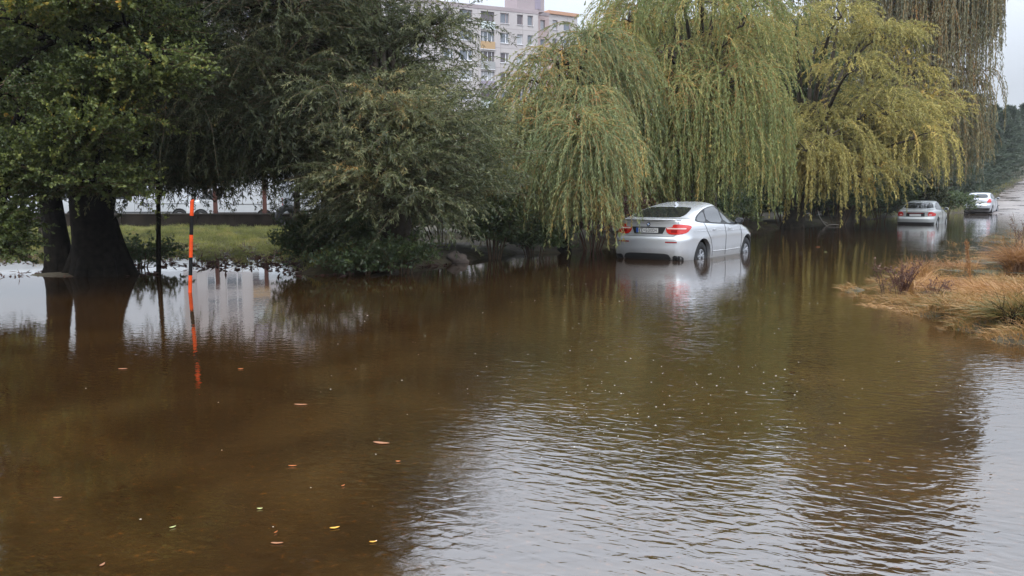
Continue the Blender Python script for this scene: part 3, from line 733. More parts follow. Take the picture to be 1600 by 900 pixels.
# ------------------------------------------------------------------ grass
def blades(G, P, h, lean, width, tint, K=4, mat=0, wind=None):
    n = len(P); a = rng.uniform(0, 6.283, n) if wind is None else rng.normal(wind, 0.9, n)
    t = np.linspace(0, 1, K)[None, :, None]
    hv = np.stack([np.cos(a), np.sin(a), np.zeros(n)], 1)[:, None]
    h = np.asarray(h)[:, None, None]; lean = np.asarray(lean)[:, None, None]
    S = P[:, None] + np.array([0, 0, 1.0]) * h * (t - 0.35 * lean * t ** 2 * 1.6) + hv * h * lean * t ** 2
    G.ribbons(S, width, tint, mat)
def scatter(x0, x1, y0, y1, n):
    return np.stack([rng.uniform(x0, x1, n), rng.uniform(y0, y1, n)], 1)
g = Geo()
q = scatter(-24, 0, 19, 42, 260000)
z = terrain(q[:, 0], q[:, 1]); u_ = q[:, 0] * UD[0] + q[:, 1] * UD[1]
keep = (z > -0.035) & (q[:, 0] + 0.22 * q[:, 1] < 1.0) & (fnoise(q[:, 0], q[:, 1], 1.2) + (z + 0.02) * 14 > -0.2)
P = np.column_stack([q[keep], z[keep] - 0.02])
hh = 0.05 + 0.10 * rng.random(len(P)) + 0.16 * np.clip(fnoise(P[:, 0] + 9, P[:, 1], 1.1), 0, 1) + np.clip(P[:, 2], 0, 0.2) * 0.9
blades(g, P, hh, rng.uniform(0.2, 0.9, len(P)), rng.uniform(0.008, 0.018, len(P)), np.clip(rng.normal(0.48, 0.2, len(P)) + 0.30 * fnoise(P[:, 0], P[:, 1] * 0.6, 2.2), 0, 1))
tag(g.build('lawn_grass', L_GRASS), 'short wet green and straw grass on the flooded lawn before the dark wall', 'grass', kind='stuff')
g = Geo()
q = scatter(20, 62, 55, 125, 60000)
z = terrain(q[:, 0], q[:, 1]); v_ = q[:, 0] * VD[0] + q[:, 1] * VD[1]
keep = (z > 0.02) & (v_ < -11.3) & (v_ > -17)
P = np.column_stack([q[keep], z[keep] - 0.02])
blades(g, P, rng.uniform(0.25, 0.6, len(P)), rng.uniform(0.2, 0.9, len(P)), rng.uniform(0.02, 0.05, len(P)), np.clip(rng.normal(0.22, 0.2, len(P)), 0, 1), K=3)
tag(g.build('verge_grass', L_GRASS), 'green grass on the verge left of the rising road', 'grass', kind='stuff')
# right bank
g = Geo()
q = np.vstack([scatter(4.3, 26, 9, 44, 150000), scatter(4.3, 14, 9, 18, 110000)])
z = terrain(q[:, 0], q[:, 1]); v_ = q[:, 0] * VD[0] + q[:, 1] * VD[1]
nn = fnoise(q[:, 0] + 5, q[:, 1], 1.6)
keep = (z > -0.06) & ((nn + (z + 0.01) * 9 > 0.05) | (q[:, 1] < 13.5)) & (v_ > -8)
P = np.column_stack([q[keep], z[keep] - 0.03])
big = np.clip(P[:, 2] * 4, 0, 1) + np.clip(fnoise(P[:, 0] * 1.0 + 3, P[:, 1], 0.7) * 1.1, 0, 1.2) * (P[:, 2] > -0.03)
blades(g, P, 0.07 + 0.13 * rng.random(len(P)) + big * 0.20, rng.uniform(0.4, 1.3, len(P)), rng.uniform(0.005, 0.012, len(P)), np.clip(rng.normal(0.55, 0.25, len(P)), 0, 1), K=4, wind=3.6)
tag(g.build('bank_grass', L_DRYG), 'flattened tan and green grass on the right bank, partly under water', 'grass', kind='stuff')

def tussock(label, px, py, r_px, h_px, n, mat=L_DRY, name='grass_tussock', lean=(0.3, 1.2), wd=(0.006, 0.013), tint=0.55, group='dry grass tussocks on the right bank', wind=None, cat='grass tussock'):
    b = atz(px, py); k = b.y / F
    r_, h_ = r_px * k, h_px * k
    z0 = float(terrain(np.array([b.x]), np.array([b.y]))[0])
    a = rng.uniform(0, 6.283, n); rr = np.sqrt(rng.random(n)) * r_
    P = np.stack([b.x + rr * np.cos(a), b.y + rr * np.sin(a) * 0.8, np.full(n, max(z0, -0.1) - 0.03)], 1)
    g = Geo()
    blades(g, P, h_ * rng.uniform(0.5, 1.15, n), rng.uniform(*lean, n), rng.uniform(*wd, n), np.clip(rng.normal(tint, 0.25, n), 0, 1), K=6, wind=wind)
    o = g.build(name, mat, origin=(b.x, b.y, z0))
    return tag(o, label, cat, group)
tussock('drooping orange-tan tussock at the foot of the tall dry spike', 1515, 462, 52, 34, 2600, wind=2.8)
tussock('long combed straw tussock right of the tall dry spike', 1570, 480, 55, 40, 2600, wind=2.6)
tussock('green and straw tussock at the near edge of the bank', 1500, 502, 46, 36, 1700, L_DRYG)
tussock('dark-stemmed green tussock leaning over the water at the right edge', 1585, 520, 34, 56, 1300, L_DRYG, wind=3.4, tint=0.25)
tussock('tall orange tussock at the right edge behind the combed straw', 1598, 425, 28, 62, 1500, tint=0.3)
tussock('thin tan tussock on the low left part of the bank', 1430, 440, 22, 50, 500, tint=0.5, lean=(0.1, 0.8))
tussock('straw tussock lying flat near the bank tip', 1400, 478, 50, 16, 900, lean=(0.8, 1.6), tint=0.7)
tussock('curved tan tussock in the middle of the bank', 1452, 455, 26, 46, 600, lean=(0.6, 1.5), tint=0.6, wind=0.2)
tussock('brownish tussock in the shallow water behind the bank', 1490, 415, 40, 22, 700, tint=0.3)
tussock('low straw tussock in the flooded strip', 1560, 440, 40, 24, 900, L_DRYG)

def stalk_plant(label, px, py, h_px, n, spread_px, mat='twig_red', name='dead_weed', seeds=True):
    b = atz(px, py); k = b.y / F; g = Geo(); heads = []
    for i in range(n):
        a = rng.uniform(-1, 1); h = h_px * k * rng.uniform(0.6, 1.05)
        e = np.array([b.x + a * spread_px * k, b.y + rng.uniform(-0.25, 0.25), h])
        pth = bez((b.x + a * 0.05, b.y + rng.uniform(-.06, .06), -0.1), (b.x + a * spread_px * k * 0.3, b.y, h * 0.6), e, 7)
        g.tube(pth, [0.007, 0.003], 4)
        for q in range(4):
            s0 = pth[rng.integers(2, 6)]; e2 = s0 + np.array([rng.normal(0, 0.10), rng.normal(0, 0.06), rng.uniform(0.05, 0.22)])
            g.tube([s0, (s0 + e2) / 2 + 0.01, e2], [0.004, 0.002], 3, cap=False)
            if seeds:
                L_ = Geo(); heads.append(L_)
                m_ = 14; tt = rng.random((m_, 1)); Pp = s0 * (1 - tt) + e2 * tt
                L_.leaves(Pp, rng.normal(size=(m_, 3)), rng.uniform(0.015, 0.045, m_), rng.uniform(0.01, 0.02, m_), rng.uniform(0.2, 0.9, m_), 0)
    rt = empty(name, (b.x, b.y, -0.1)); tag(rt, label, 'weed', 'dead weeds on the right bank')
    g.build('stems', M[mat], rt, origin=rt.location)
    if seeds:
        for L_ in heads: L_.build('seed_head', [L_REDST], rt, origin=rt.location)
stalk_plant('dark red-brown dead weed with many stems at the left of the bank', 1408, 470, 62, 16, 36)
stalk_plant('small dead weed standing in the flooded grass right of the biggest dead weed', 1460, 476, 38, 8, 26)
stalk_plant('dead weed with arching side twigs at the tip of the bank', 1385, 462, 50, 7, 34, 'twig_brown')
stalk_plant('dark stems fanning out at the lower right edge of the bank', 1580, 525, 50, 14, 30, 'bark_dark', seeds=False)
stalk_plant('thin red-brown seed stalks at the right picture edge', 1590, 420, 95, 7, 16, 'twig_brown')
# tall dry spike
b = atz(1517, 462); k = b.y / F
rt = empty('dry_spike', (b.x, b.y, 0)); tag(rt, 'single tall orange dry seed spike rising from the bank', 'seed spike')
g = Geo(); top = at(1510, 378, b.y); g.tube(bez((b.x, b.y, -0.05), (b.x - 0.01, b.y, 0.5), top, 8), [0.009, 0.004], 5); g.build('stem', M['twig_orange'], rt, origin=rt.location)
g = Geo(); m_ = 500; tt = rng.uniform(0.3, 1, (m_, 1)); Pp = np.array([b.x, b.y, 0]) * (1 - tt) + np.array(top) * tt + rng.normal(size=(m_, 3)) * 0.012
g.leaves(Pp, rng.normal(size=(m_, 3)) * 0.5 + np.array([0, 0, 0.8]), rng.uniform(0.02, 0.05, m_), rng.uniform(0.008, 0.014, m_), rng.uniform(0.1, 0.6, m_), 0)
g.build('seed_head', [L_DRY], rt, origin=rt.location)

# ------------------------------------------------------------------ vehicles
def resample(P, n):
    d = np.concatenate([[0], np.cumsum(np.linalg.norm(np.diff(P, axis=0), axis=1))])
    t = np.linspace(0, d[-1], n, endpoint=False)
    return np.stack([np.interp(t, d, P[:, i]) for i in range(P.shape[1])], 1)
def body_shell(levels, axles, nz=64, nr=150, er=0.42, ef=0.85, cr=0.32, cf=0.45, bulge=0.025, taper_r=0.05, taper_f=0.08):
    lv = np.array(levels, float)
    # parametrise by the arc of the side profile so flat decks get rows of their own
    s = np.concatenate([[0], np.cumsum(np.sqrt(np.diff(lv[:, 0]) ** 2 + (0.35 * np.diff(lv[:, 1])) ** 2 + (0.35 * np.diff(lv[:, 2])) ** 2 + np.diff(lv[:, 3]) ** 2) + 1e-4)])
    t = np.linspace(0, s[-1], nz)
    zz, xr, xf, ww = (np.interp(t, s, lv[:, i]) for i in range(4))
    for _ in range(1):                                       # round the corners between levels
        for arr in (xr, xf, ww):
            arr[1:-1] = 0.25 * arr[:-2] + 0.5 * arr[1:-1] + 0.25 * arr[2:]
    rows = []
    for z, a, b, wd in zip(zz, xr, xf, ww):
        ln_ = b - a; lr, lf = min(er, 0.4 * ln_), min(ef, 0.45 * ln_)
        q = np.linspace(0, 1, 60)
        fr, ff = (1 - cr) * wd, (1 - cf) * wd
        ph = q * np.pi / 2
        rx_ = np.concatenate([a + 0.04 * q ** 2, a + 0.04 + (lr - 0.04) * (1 - np.cos(ph)) ** 0.9, np.linspace(a + lr, b - lf, 160), b - 0.06 - (lf - 0.06) * (1 - np.cos(ph[::-1])) ** 0.9, b - 0.06 * q[::-1] ** 2])
        ry_ = np.concatenate([fr * q, fr + (wd - fr) * np.sin(ph) ** 0.9, np.full(160, wd), ff + (wd - ff) * np.sin(ph[::-1]) ** 0.9, ff * q[::-1]])
        x = np.concatenate([rx_, rx_[::-1][1:]]); y = np.concatenate([-ry_, ry_[::-1][1:]])
        r = (x - (a + b) / 2) / (ln_ / 2)
        y = y * (1 - np.where(r < 0, taper_r, taper_f) * np.abs(r) ** 2.5)
        bz = np.exp(-((z - 0.55) / 0.28) ** 2)
        for ax in axles: y = y + np.sign(y) * bulge * bz * np.exp(-((x - ax) / 0.42) ** 4) * np.clip(np.abs(y) / wd * 2 - 1, 0, 1)
        P = resample(np.stack([x, y], 1), nr)
        rows.append(np.column_stack([P, np.full(nr, z)]))
    V = np.array(rows)
    g = Geo(); i = np.arange(nz - 1)[:, None] * nr; j = np.arange(nr)[None]; k2 = (j + 1) % nr
    g.add(V.reshape(-1, 3), np.stack([i + j, i + k2, i + nr + k2, i + nr + j], -1).reshape(-1, 4), 0, None, True)
    n0 = (nz - 1) * nr
    g.Q.append((np.array([list(range(nr))[::-1]]), 0, np.array([0.5], np.float32), False))
    g.Q.append((np.array([list(range(n0, n0 + nr))]), 0, np.array([0.5], np.float32), True))
    return g
def cyl_mesh(r, y0, y1, x, z, seg=40):
    bm = bmesh.new()
    m4 = Matrix.Translation((x, (y0 + y1) / 2, z)) @ Matrix.Rotation(math.pi / 2, 4, 'X')
    bmesh.ops.create_cone(bm, cap_ends=True, segments=seg, radius1=r, radius2=r, depth=abs(y1 - y0), matrix=m4)
    me = bpy.data.meshes.new('cut'); bm.to_mesh(me); bm.free()
    return me
def smooth_poly(P, it=2):
    P = [Vector(p) for p in P]
    for _ in range(it):
        Q = []
        for i in range(len(P)):
            a, b = P[i], P[(i + 1) % len(P)]
            Q += [a * 0.8 + b * 0.2, a * 0.2 + b * 0.8]
        P = Q
    return P
class Car:
    def __init__(s, name, label, cat, loc, rz, levels, axles, wheel_r, paint, wy, cut=True, cut_r=None, group=None, **kw):
        s.root = empty(name, loc, rz); tag(s.root, label, cat, group)
        s.axles, s.wr, s.wy = axles, wheel_r, wy
        s.body = body_shell(levels, axles, **kw).build('body', paint, s.root)
        s.cr = cut_r or wheel_r + 0.065
        if cut:
            tmp = []
            for ax in axles:
                for sg in (-1, 1):
                    c = bpy.data.objects.new('cutter', cyl_mesh(s.cr, sg * (wy - 0.16), sg * 1.4, ax, wheel_r)); col.objects.link(c)
                    c.parent = s.root
                    md = s.body.modifiers.new('b', 'BOOLEAN'); md.operation = 'DIFFERENCE'; md.object = c; md.solver = 'EXACT'; tmp.append(c)
            bpy.context.view_layer.update()
            dg = bpy.context.evaluated_depsgraph_get()
            me = bpy.data.meshes.new_from_object(s.body.evaluated_get(dg))
            s.body.modifiers.clear(); old = s.body.data; s.body.data = me
            for c in tmp:
                mc = c.data; bpy.data.objects.remove(c); bpy.data.meshes.remove(mc)
            for p_ in me.polygons: p_.use_smooth = True
        bm = bmesh.new(); bm.from_mesh(s.body.data); bm.normal_update()
        s.bvh = BVHTree.FromBMesh(bm); bm.free()
        # keep crisp edges at the arches
        if hasattr(s.body.data, 'set_sharp_from_angle'): s.body.data.set_sharp_from_angle(angle=R(50))
    def hit(s, face, a, b):
        if face == 'R': o, d = Vector((a, -3, b)), Vector((0, 1, 0))
        elif face == 'L': o, d = Vector((a, 3, b)), Vector((0, -1, 0))
        elif face == 'B': o, d = Vector((-6, a, b)), Vector((1, 0, 0))
        elif face == 'F': o, d = Vector((6, a, b)), Vector((-1, 0, 0))
        else: o, d = Vector((a, b, 4)), Vector((0, 0, -1))
        h, n, _, _ = s.bvh.ray_cast(o, d)
        return h, n, d
    def patch(s, name, face, poly, mat, off=0.004, parent=None, step=0.05, it=2, thick=0.012):
        """a panel cut to an outline that follows the body's surface, with turned-in edges"""
        P = smooth_poly([(x, y, 0) for x, y in poly], it) if it else [Vector((x, y, 0)) for x, y in poly]
        B = []
        for i in range(len(P)):
            a, b = P[i], P[(i + 1) % len(P)]
            k = max(1, int((b - a).length / step))
            for j in range(k): B.append((a + (b - a) * j / k).to_2d())
        xs = [p.x for p in B]; ys = [p.y for p in B]; nb = len(B); pts = list(B)
        x = min(xs) + step / 2
        while x < max(xs):
            y = min(ys) + step / 2
            while y < max(ys):
                c = False; j = nb - 1
                for i in range(nb):
                    if (B[i].y > y) != (B[j].y > y) and x < (B[j].x - B[i].x) * (y - B[i].y) / (B[j].y - B[i].y) + B[i].x: c = not c
                    j = i
                if c and min((Vector((x, y)) - q).length for q in B) > step * 0.35: pts.append(Vector((x, y)))
                y += step
            x += step
        vo, _, fo, ov, _, _ = delaunay_2d_cdt(pts, [(i, (i + 1) % nb) for i in range(nb)], [], 1, 1e-5)
        V, Nn = [], []
        last = None
        for q in vo:
            h, n, d = s.hit(face, q.x, q.y)
            if h is None:
                if last is None: h, n = Vector((0, 0, 0)), Vector((0, 0, 1))
                else:
                    h = last[0].copy(); n = last[1]
                    if face in 'RL': h.x, h.z = q.x, q.y
                    elif face in 'BF': h.y, h.z = q.x, q.y
                    else: h.x, h.y = q.x, q.y
            else: last = (h, n)
            if n.dot(d) > 0: n = -n
            V.append(h + n * off); Nn.append(n)
        me = bpy.data.meshes.new(name)
        bm = bmesh.new(); bv = [bm.verts.new(v) for v in V]
        for f in fo:
            if len(set(f)) > 2:
                try: bm.faces.new([bv[i] for i in f])
                except ValueError: pass
        bm.normal_update()
        if len(bm.faces) and sum((f.normal.dot(Nn[0]) for f in bm.faces)) < 0: bmesh.ops.reverse_faces(bm, faces=bm.faces[:])
        # turned-in rim
        be = [e for e in bm.edges if e.is_boundary]
        ret = bmesh.ops.extrude_edge_only(bm, edges=be)
        vi = {v: i for i, v in enumerate(bv)}
        newv = [v for v in ret['geom'] if isinstance(v, bmesh.types.BMVert)]
        for v in newv:
            o2 = min(bv, key=lambda q: (q.co - v.co).length_squared)
            v.co = v.co - Nn[vi[o2]] * thick
        bmesh.ops.recalc_face_normals(bm, faces=bm.faces[:])
        if bm.faces and sum((f.normal.dot(Nn[0]) for f in bm.faces)) < 0: bmesh.ops.reverse_faces(bm, faces=bm.faces[:])
        bm.to_mesh(me); bm.free()
        for p_ in me.polygons: p_.use_smooth = True
        if hasattr(me, 'set_sharp_from_angle'): me.set_sharp_from_angle(angle=R(40))
        me.materials.append(mat)
        return link(name, me, parent or s.root)
    def line(s, name, face, pts, width, mat, off=0.003, parent=None, sides=4):
        """a thin strip lying along the body through the given points"""
        Q = []
        for i in range(len(pts) - 1):
            a, b = Vector(pts[i]), Vector(pts[i + 1]); k = max(1, int((b - a).length / 0.04))
            for j in range(k): Q.append(a + (b - a) * j / k)
        Q.append(Vector(pts[-1]))
        W = []
        for q in Q:
            h, n, d = s.hit(face, q.x, q.y)
            if h is not None:
                if n.dot(d) > 0: n = -n
                W.append(h + n * off)
        if len(W) < 2: return None
        g = Geo(); g.tube(W, width / 2, sides)
        return g.build(name, mat, parent or s.root)
    def wheels(s, rim_r, width=0.22, spokes=5):
        for ax in s.axles:
            for sg in (-1, 1):
                e = empty('wheel', (ax, sg * (s.wy - width / 2 + 0.0), s.wr), 0, s.root)
                if sg > 0: e.rotation_euler = (0, 0, math.pi)
                r, h = s.wr, width / 2
                g = Geo()
                g.lathe([(rim_r, h * 0.8), (rim_r + 0.01, h), (r * 0.93, h), (r, h * 0.75), (r, -h * 0.75), (r * 0.93, -h), (rim_r + 0.012, -h), (rim_r, -h * 0.75), (rim_r, h * 0.8)], 'Y', 40)
                g.build('tyre', M['rubber'], e)
                g = Geo()                                     # outer side is -Y
                g.lathe([(rim_r, h * 0.7), (rim_r - 0.012, -h * 0.2), (rim_r - 0.015, -h * 0.86), (rim_r, -h * 0.93), (rim_r + 0.004, -h * 0.7), (rim_r, h * 0.7)], 'Y', 40)
                g.lathe([(0.001, -h * 0.80), (0.05, -h * 0.80), (0.065, -h * 0.7), (0.065, -h * 0.3)], 'Y', 20)
                for k in range(spokes):
                    a = 2 * math.pi * k / spokes + 0.3
                    for da in (-0.16, 0.16):
                        p0, p1 = 0.05, rim_r - 0.01
                        g.tube([(p0 * math.cos(a + da * 0.6), -h * 0.66, p0 * math.sin(a + da * 0.6)), (p1 * 0.6 * math.cos(a + da), -h * 0.62, p1 * 0.6 * math.sin(a + da)), (p1 * math.cos(a + da * 1.4), -h * 0.72, p1 * math.sin(a + da * 1.4))], [0.030, 0.022, 0.026], 6)
                g.build('rim', M['rim'], e)
                g = Geo(); g.lathe([(0.001, -h * 0.2), (rim_r - 0.014, -h * 0.2)], 'Y', 24); g.build('brake_disc', M['black'], e)
        for ax in s.axles:                                     # dark arch liners
            for sg in (-1, 1):
                g = Geo()
                seg = 30; th = np.linspace(0, 2 * np.pi, seg, endpoint=False); rr = s.cr - 0.004
                ys = (sg * (s.wy - 0.152), sg * (s.wy - 0.035))
                v = np.array([[ax + rr * math.cos(t), y, s.wr + rr * math.sin(t)] for y in ys for t in th])
                jj = np.arange(seg); kk = (jj + 1) % seg
                g.add(v, np.stack([jj, kk, kk + seg, jj + seg], 1), 0, None, True)
                g.add(v[:seg], [list(range(seg))], 0)
                g.build('wheel_arch_liner', M['black'], s.root)
    def mirror(s, x, z, y, mat, size=(0.11, 0.24, 0.17)):
        for sg in (-1, 1):
            g = Geo()
            th = np.linspace(0, 2 * np.pi, 20, endpoint=False); rows = []
            for t, k in ((-1, 0.75), (-0.75, 0.97), (0, 1.0), (0.6, 0.85), (0.9, 0.5), (1.0, 0.15)):
                rows.append(np.stack([np.full(20, x + t * size[0]), sg * (y + size[1] / 2 * np.sign(np.cos(th)) * np.abs(np.cos(th)) ** 0.7 * k), z + size[2] / 2 * np.sign(np.sin(th)) * np.abs(np.sin(th)) ** 0.7 * k], 1))
            V = np.array(rows); i = np.arange(5)[:, None] * 20; j = np.arange(20)[None]; k2 = (j + 1) % 20
            g.add(V.reshape(-1, 3), np.stack([i + j, i + k2, i + 20 + k2, i + 20 + j], -1).reshape(-1, 4), 0, None, True)
            g.add(V[-1], [list(range(20))], 0)
            g.tube([(x, sg * (y - size[1] * 0.4), z - 0.05), (x - 0.01, sg * (y - size[1] * 0.85), z - 0.09)], 0.03, 6)
            mo = g.build('mirror', mat, s.root)
            g = Geo(); g.add(np.column_stack([np.full(20, x - size[0] - 0.002), V[0][:, 1], V[0][:, 2]]), [list(range(20))]); g.build('mirror_glass', M['glass_side'], mo)
def rect(x0, x1, y0, y1): return [(x0, y0), (x1, y0), (x1, y1), (x0, y1)]
def mir(P): return [(-x, y) for x, y in P]
FONT5 = {'K': '100011001010100110001010010010 10001', 'E': '11111100001000011110100001000011111', 'C': '01110100011000010000100001000101110', 'G': '01110100011000010111100011000101110',
         '6': '01110100001000011110100011000101110', '0': '01110100011000110001100011000101110', 'D': '11110100011000110001100011000111110', 'H': '10001100011000111111100011000110001', 'B': '11110100011000111110100011000111110'}
FONT5['K'] = '10001100101010011000101001001010001'
def plate(car, text, yc, zc, w_=0.52, h_=0.11, xoff=0.03, band=True):
    h, n, _ = car.hit('B', yc, zc)
    e = empty('licence_plate', (h.x - xoff, yc, zc), 0, car.root); e.rotation_euler = (0, R(-3), 0)
    g = Geo(); g.box((0, 0, 0), (0.012, w_, h_)); g.build('plate_panel', M['plate'], e)
    if band:
        g = Geo(); g.box((-0.007, w_ / 2 - 0.026, 0), (0.003, 0.048, h_ * 0.94)); g.build('blue_band', M['plate_blue'], e)
    g = Geo(); n = max(1, len(text)); cw = (w_ - 0.09) / n; yy = w_ / 2 - 0.065
    for ch in text:
        if ch in FONT5:
            bits = FONT5[ch]; pw, ph = cw * 0.74 / 5, h_ * 0.68 / 7
            for r_ in range(7):
                for c_ in range(5):
                    if bits[r_ * 5 + c_] == '1':
                        g.box((-0.0075, yy - (c_ + 0.5) * pw, h_ * 0.34 - (r_ + 0.5) * ph), (0.003, pw * 1.02, ph * 1.02))
        elif ch == '*':
            g.box((-0.0075, yy - cw * 0.35, 0), (0.003, 0.02, 0.03))
        yy -= cw
    if text: g.build('lettering', M['ink'], e)
    g = Geo()
    for sg in (-1, 1):
        g.box((-0.003, 0, sg * (h_ / 2 + 0.004)), (0.016, w_ + 0.02, 0.008)); g.box((-0.003, sg * (w_ / 2 + 0.004), 0), (0.016, 0.008, h_ - 0.001))
    g.build('plate_frame', M['black'], e)
    return e

CH = math.pi / 2 - HD                       # car local +X runs along the road
# --- nearest car: silver coupe SUV
pw_ = atz(1089, 403.5)                      # waterline of the right rear wheel
hd = CH - R(1.5)
dx, dy = math.cos(hd), math.sin(hd)
ax_r = -1.42
cx = pw_.x - (dx * ax_r + dy * 0.86) ; cy = pw_.y - (dy * ax_r - dx * 0.86)
LV = [(0.20, -2.20, 2.20, 0.90), (0.28, -2.36, 2.36, 0.945), (0.42, -2.42, 2.43, 0.965), (0.60, -2.44, 2.45, 0.975), (0.80, -2.435, 2.41, 0.98), (0.86, -2.425, 2.37, 0.98), (0.885, -2.37, 2.33, 0.978),
      (1.0, -2.345, 2.16, 0.965), (1.08, -2.335, 1.85, 0.955), (1.15, -2.33, 1.50, 0.935), (1.20, -2.33, 1.30, 0.905), (1.26, -2.345, 1.16, 0.865), (1.30, -2.34, 1.09, 0.845), (1.315, -2.24, 1.07, 0.84),
      (1.33, -2.10, 1.03, 0.83), (1.40, -1.84, 0.90, 0.80), (1.50, -1.47, 0.70, 0.755), (1.58, -1.12, 0.48, 0.71), (1.64, -0.80, 0.24, 0.66), (1.675, -0.52, 0.02, 0.60), (1.70, -0.30, -0.12, 0.48), (1.712, -0.22, -0.17, 0.25)]
car = Car('parked_car', 'nearest silver sloping-roof off-roader with red rear lamps, axle-deep in water by the hanging willow twigs', 'car', (cx, cy, -0.35), hd, LV, (-1.42, 1.51), 0.375, M['silver'], 0.925, nz=84, er=0.42, cr=0.22, cut_r=0.465, bulge=0.03, taper_r=0.04, group='cars standing in the flood')
car.wheels(0.20); car.root.scale = (1.03, 1.07, 1.02)
for sd_, nm in (('R', 1), ('L', -1)):
    trim = car.patch('window_trim', sd_, [(1.06, 1.125), (0.80, 1.33), (0.45, 1.505), (0.05, 1.60), (-0.5, 1.60), (-1.0, 1.525), (-1.45, 1.39), (-1.68, 1.27), (-1.50, 1.225), (-0.5, 1.165), (1.0, 1.105)], M['black'], 0.003)
    car.patch('front_side_window', sd_, [(0.93, 1.14), (0.72, 1.32), (0.42, 1.475), (0.02, 1.575), (0.00, 1.175)], M['glass_side'], 0.008, it=1)
    car.patch('rear_side_window', sd_, [(-0.08, 1.175), (-0.06, 1.578), (-0.5, 1.578), (-0.92, 1.52), (-1.02, 1.22)], M['glass_side'], 0.008, it=1)
    car.patch('quarter_window', sd_, [(-1.09, 1.225), (-1.0, 1.495), (-1.42, 1.37), (-1.60, 1.27), (-1.48, 1.24)], M['glass_side'], 0.008, it=1)
    car.line('door_seam', sd_, [(-0.04, 1.15), (-0.02, 0.9), (-0.03, 0.38)], 0.010, M['seam'])
    car.line('door_seam', sd_, [(1.02, 1.10), (1.06, 0.85), (1.0, 0.38)], 0.010, M['seam'])
    car.line('door_seam', sd_, [(-1.25, 1.20), (-1.15, 1.0), (-0.98, 0.8), (-0.88, 0.6), (-0.85, 0.38)], 0.010, M['seam'])
    car.line('crease', sd_, [(-1.9, 1.02), (-1.0, 1.01), (0, 0.99), (1.5, 0.97)], 0.016, M['silver'], 0.0)
    car.line('side_moulding', sd_, [(-0.85, 0.50), (0, 0.49), (0.95, 0.50)], 0.03, M['silver'], 0.004)
    for hx_ in (-0.85, 0.12):
        car.line('door_handle', sd_, [(hx_, 1.035), (hx_ + 0.2, 1.03)], 0.03, M['silver'], 0.02, sides=8)
car.patch('rear_window', 'B', [(-0.60, 1.345), (0.60, 1.345), (0.66, 1.40), (0.60, 1.52), (0.50, 1.585), (-0.50, 1.585), (-0.60, 1.52), (-0.66, 1.40)], M['glass'], 0.004, it=1)
car.patch('windscreen', 'F', [(-0.74, 1.17), (0.74, 1.17), (0.62, 1.56), (0.3, 1.60), (-0.3, 1.60), (-0.62, 1.56)], M['glass'], 0.004)
lampR = [(0.47, 1.075), (0.47, 1.10), (0.62, 1.115), (0.63, 1.17), (0.78, 1.175), (0.925, 1.15), (0.945, 1.10), (0.915, 1.01), (0.82, 0.975), (0.56, 0.975), (0.49, 1.02)]
for sg in (-1, 1):
    Pm = [(-sg * (x * 1.02 - 0.045), 1.075 + (z - 1.075) * 1.22) for x, z in lampR]
    l = car.patch('rear_lamp', 'B', Pm, M['red'], 0.010, it=1, step=0.035)
    car.patch('clear_strip', 'B', [(-sg * x, z) for x, z in rect(0.46, 0.86, 1.078, 1.106)], M['clear'], 0.014, parent=l, it=0)
    car.patch('lamp_cell', 'B', [(-sg * x, z) for x, z in rect(0.56, 0.70, 0.995, 1.06)], M['clear'] if False else M['red_dark'], 0.014, parent=l, it=0)
    car.patch('bumper_reflector', 'B', [(-sg * x, z) for x, z in rect(0.46, 0.74, 0.755, 0.785)], M['red_dark'], 0.006, it=0)
    g = Geo()
    th = np.linspace(0, 2 * np.pi, 24, endpoint=False)
    for (ry_, rz_, xx, mi) in ((0.11, 0.05, -2.38, 0),):
        pr = np.stack([np.cos(th), np.sin(th)], 1); pr = np.sign(pr) * np.abs(pr) ** 0.6
        for x0_, x1_, s0_, s1_ in ((xx, xx - 0.012, 1.0, 1.0), (xx - 0.012, xx + 0.10, 0.86, 0.84)):
            a_ = np.stack([np.full(24, x0_), -sg * 0.66 + pr[:, 0] * ry_ * s0_, 0.40 + pr[:, 1] * rz_ * s0_], 1); b2 = np.stack([np.full(24, x1_), -sg * 0.66 + pr[:, 0] * ry_ * s1_, 0.40 + pr[:, 1] * rz_ * s1_], 1)
            j = np.arange(24); g.add(np.concatenate([a_, b2]), np.stack([j, (j + 1) % 24, (j + 1) % 24 + 24, j + 24], 1), 0, None, True)
    g.build('exhaust_pipe', M['black'], car.root)
car.patch('diffuser', 'B', [(-0.60, 0.375), (-0.55, 0.475), (-0.42, 0.50), (0.42, 0.50), (0.55, 0.475), (0.60, 0.375), (0.5, 0.27), (-0.5, 0.27)], M['black'], 0.006, it=1)
for sg in (-1, 1):
    car.patch('bumper_vent', 'B', [(-sg * x, z) for x, z in [(0.62, 0.30), (0.64, 0.46), (0.82, 0.45), (0.86, 0.40), (0.84, 0.30)]], M['black'], 0.005, it=1)
car.patch('plate_recess', 'B', [(-0.47, 0.985), (-0.52, 1.12), (0.40, 1.12), (0.32, 0.985)] if False else [(-0.36, 0.965), (-0.43, 1.125), (0.43, 1.125), (0.36, 0.965)], M['black'], 0.004, it=0)
plate(car, 'KE*600DH', 0.02, 1.045, w_=0.56, h_=0.115, xoff=0.020)
car.line('tailgate_seam', 'B', [(-0.72, 1.26), (-0.74, 1.12), (-0.66, 0.93), (-0.60, 0.905), (0.60, 0.905), (0.66, 0.93), (0.74, 1.12), (0.72, 1.26)], 0.009, M['seam'])
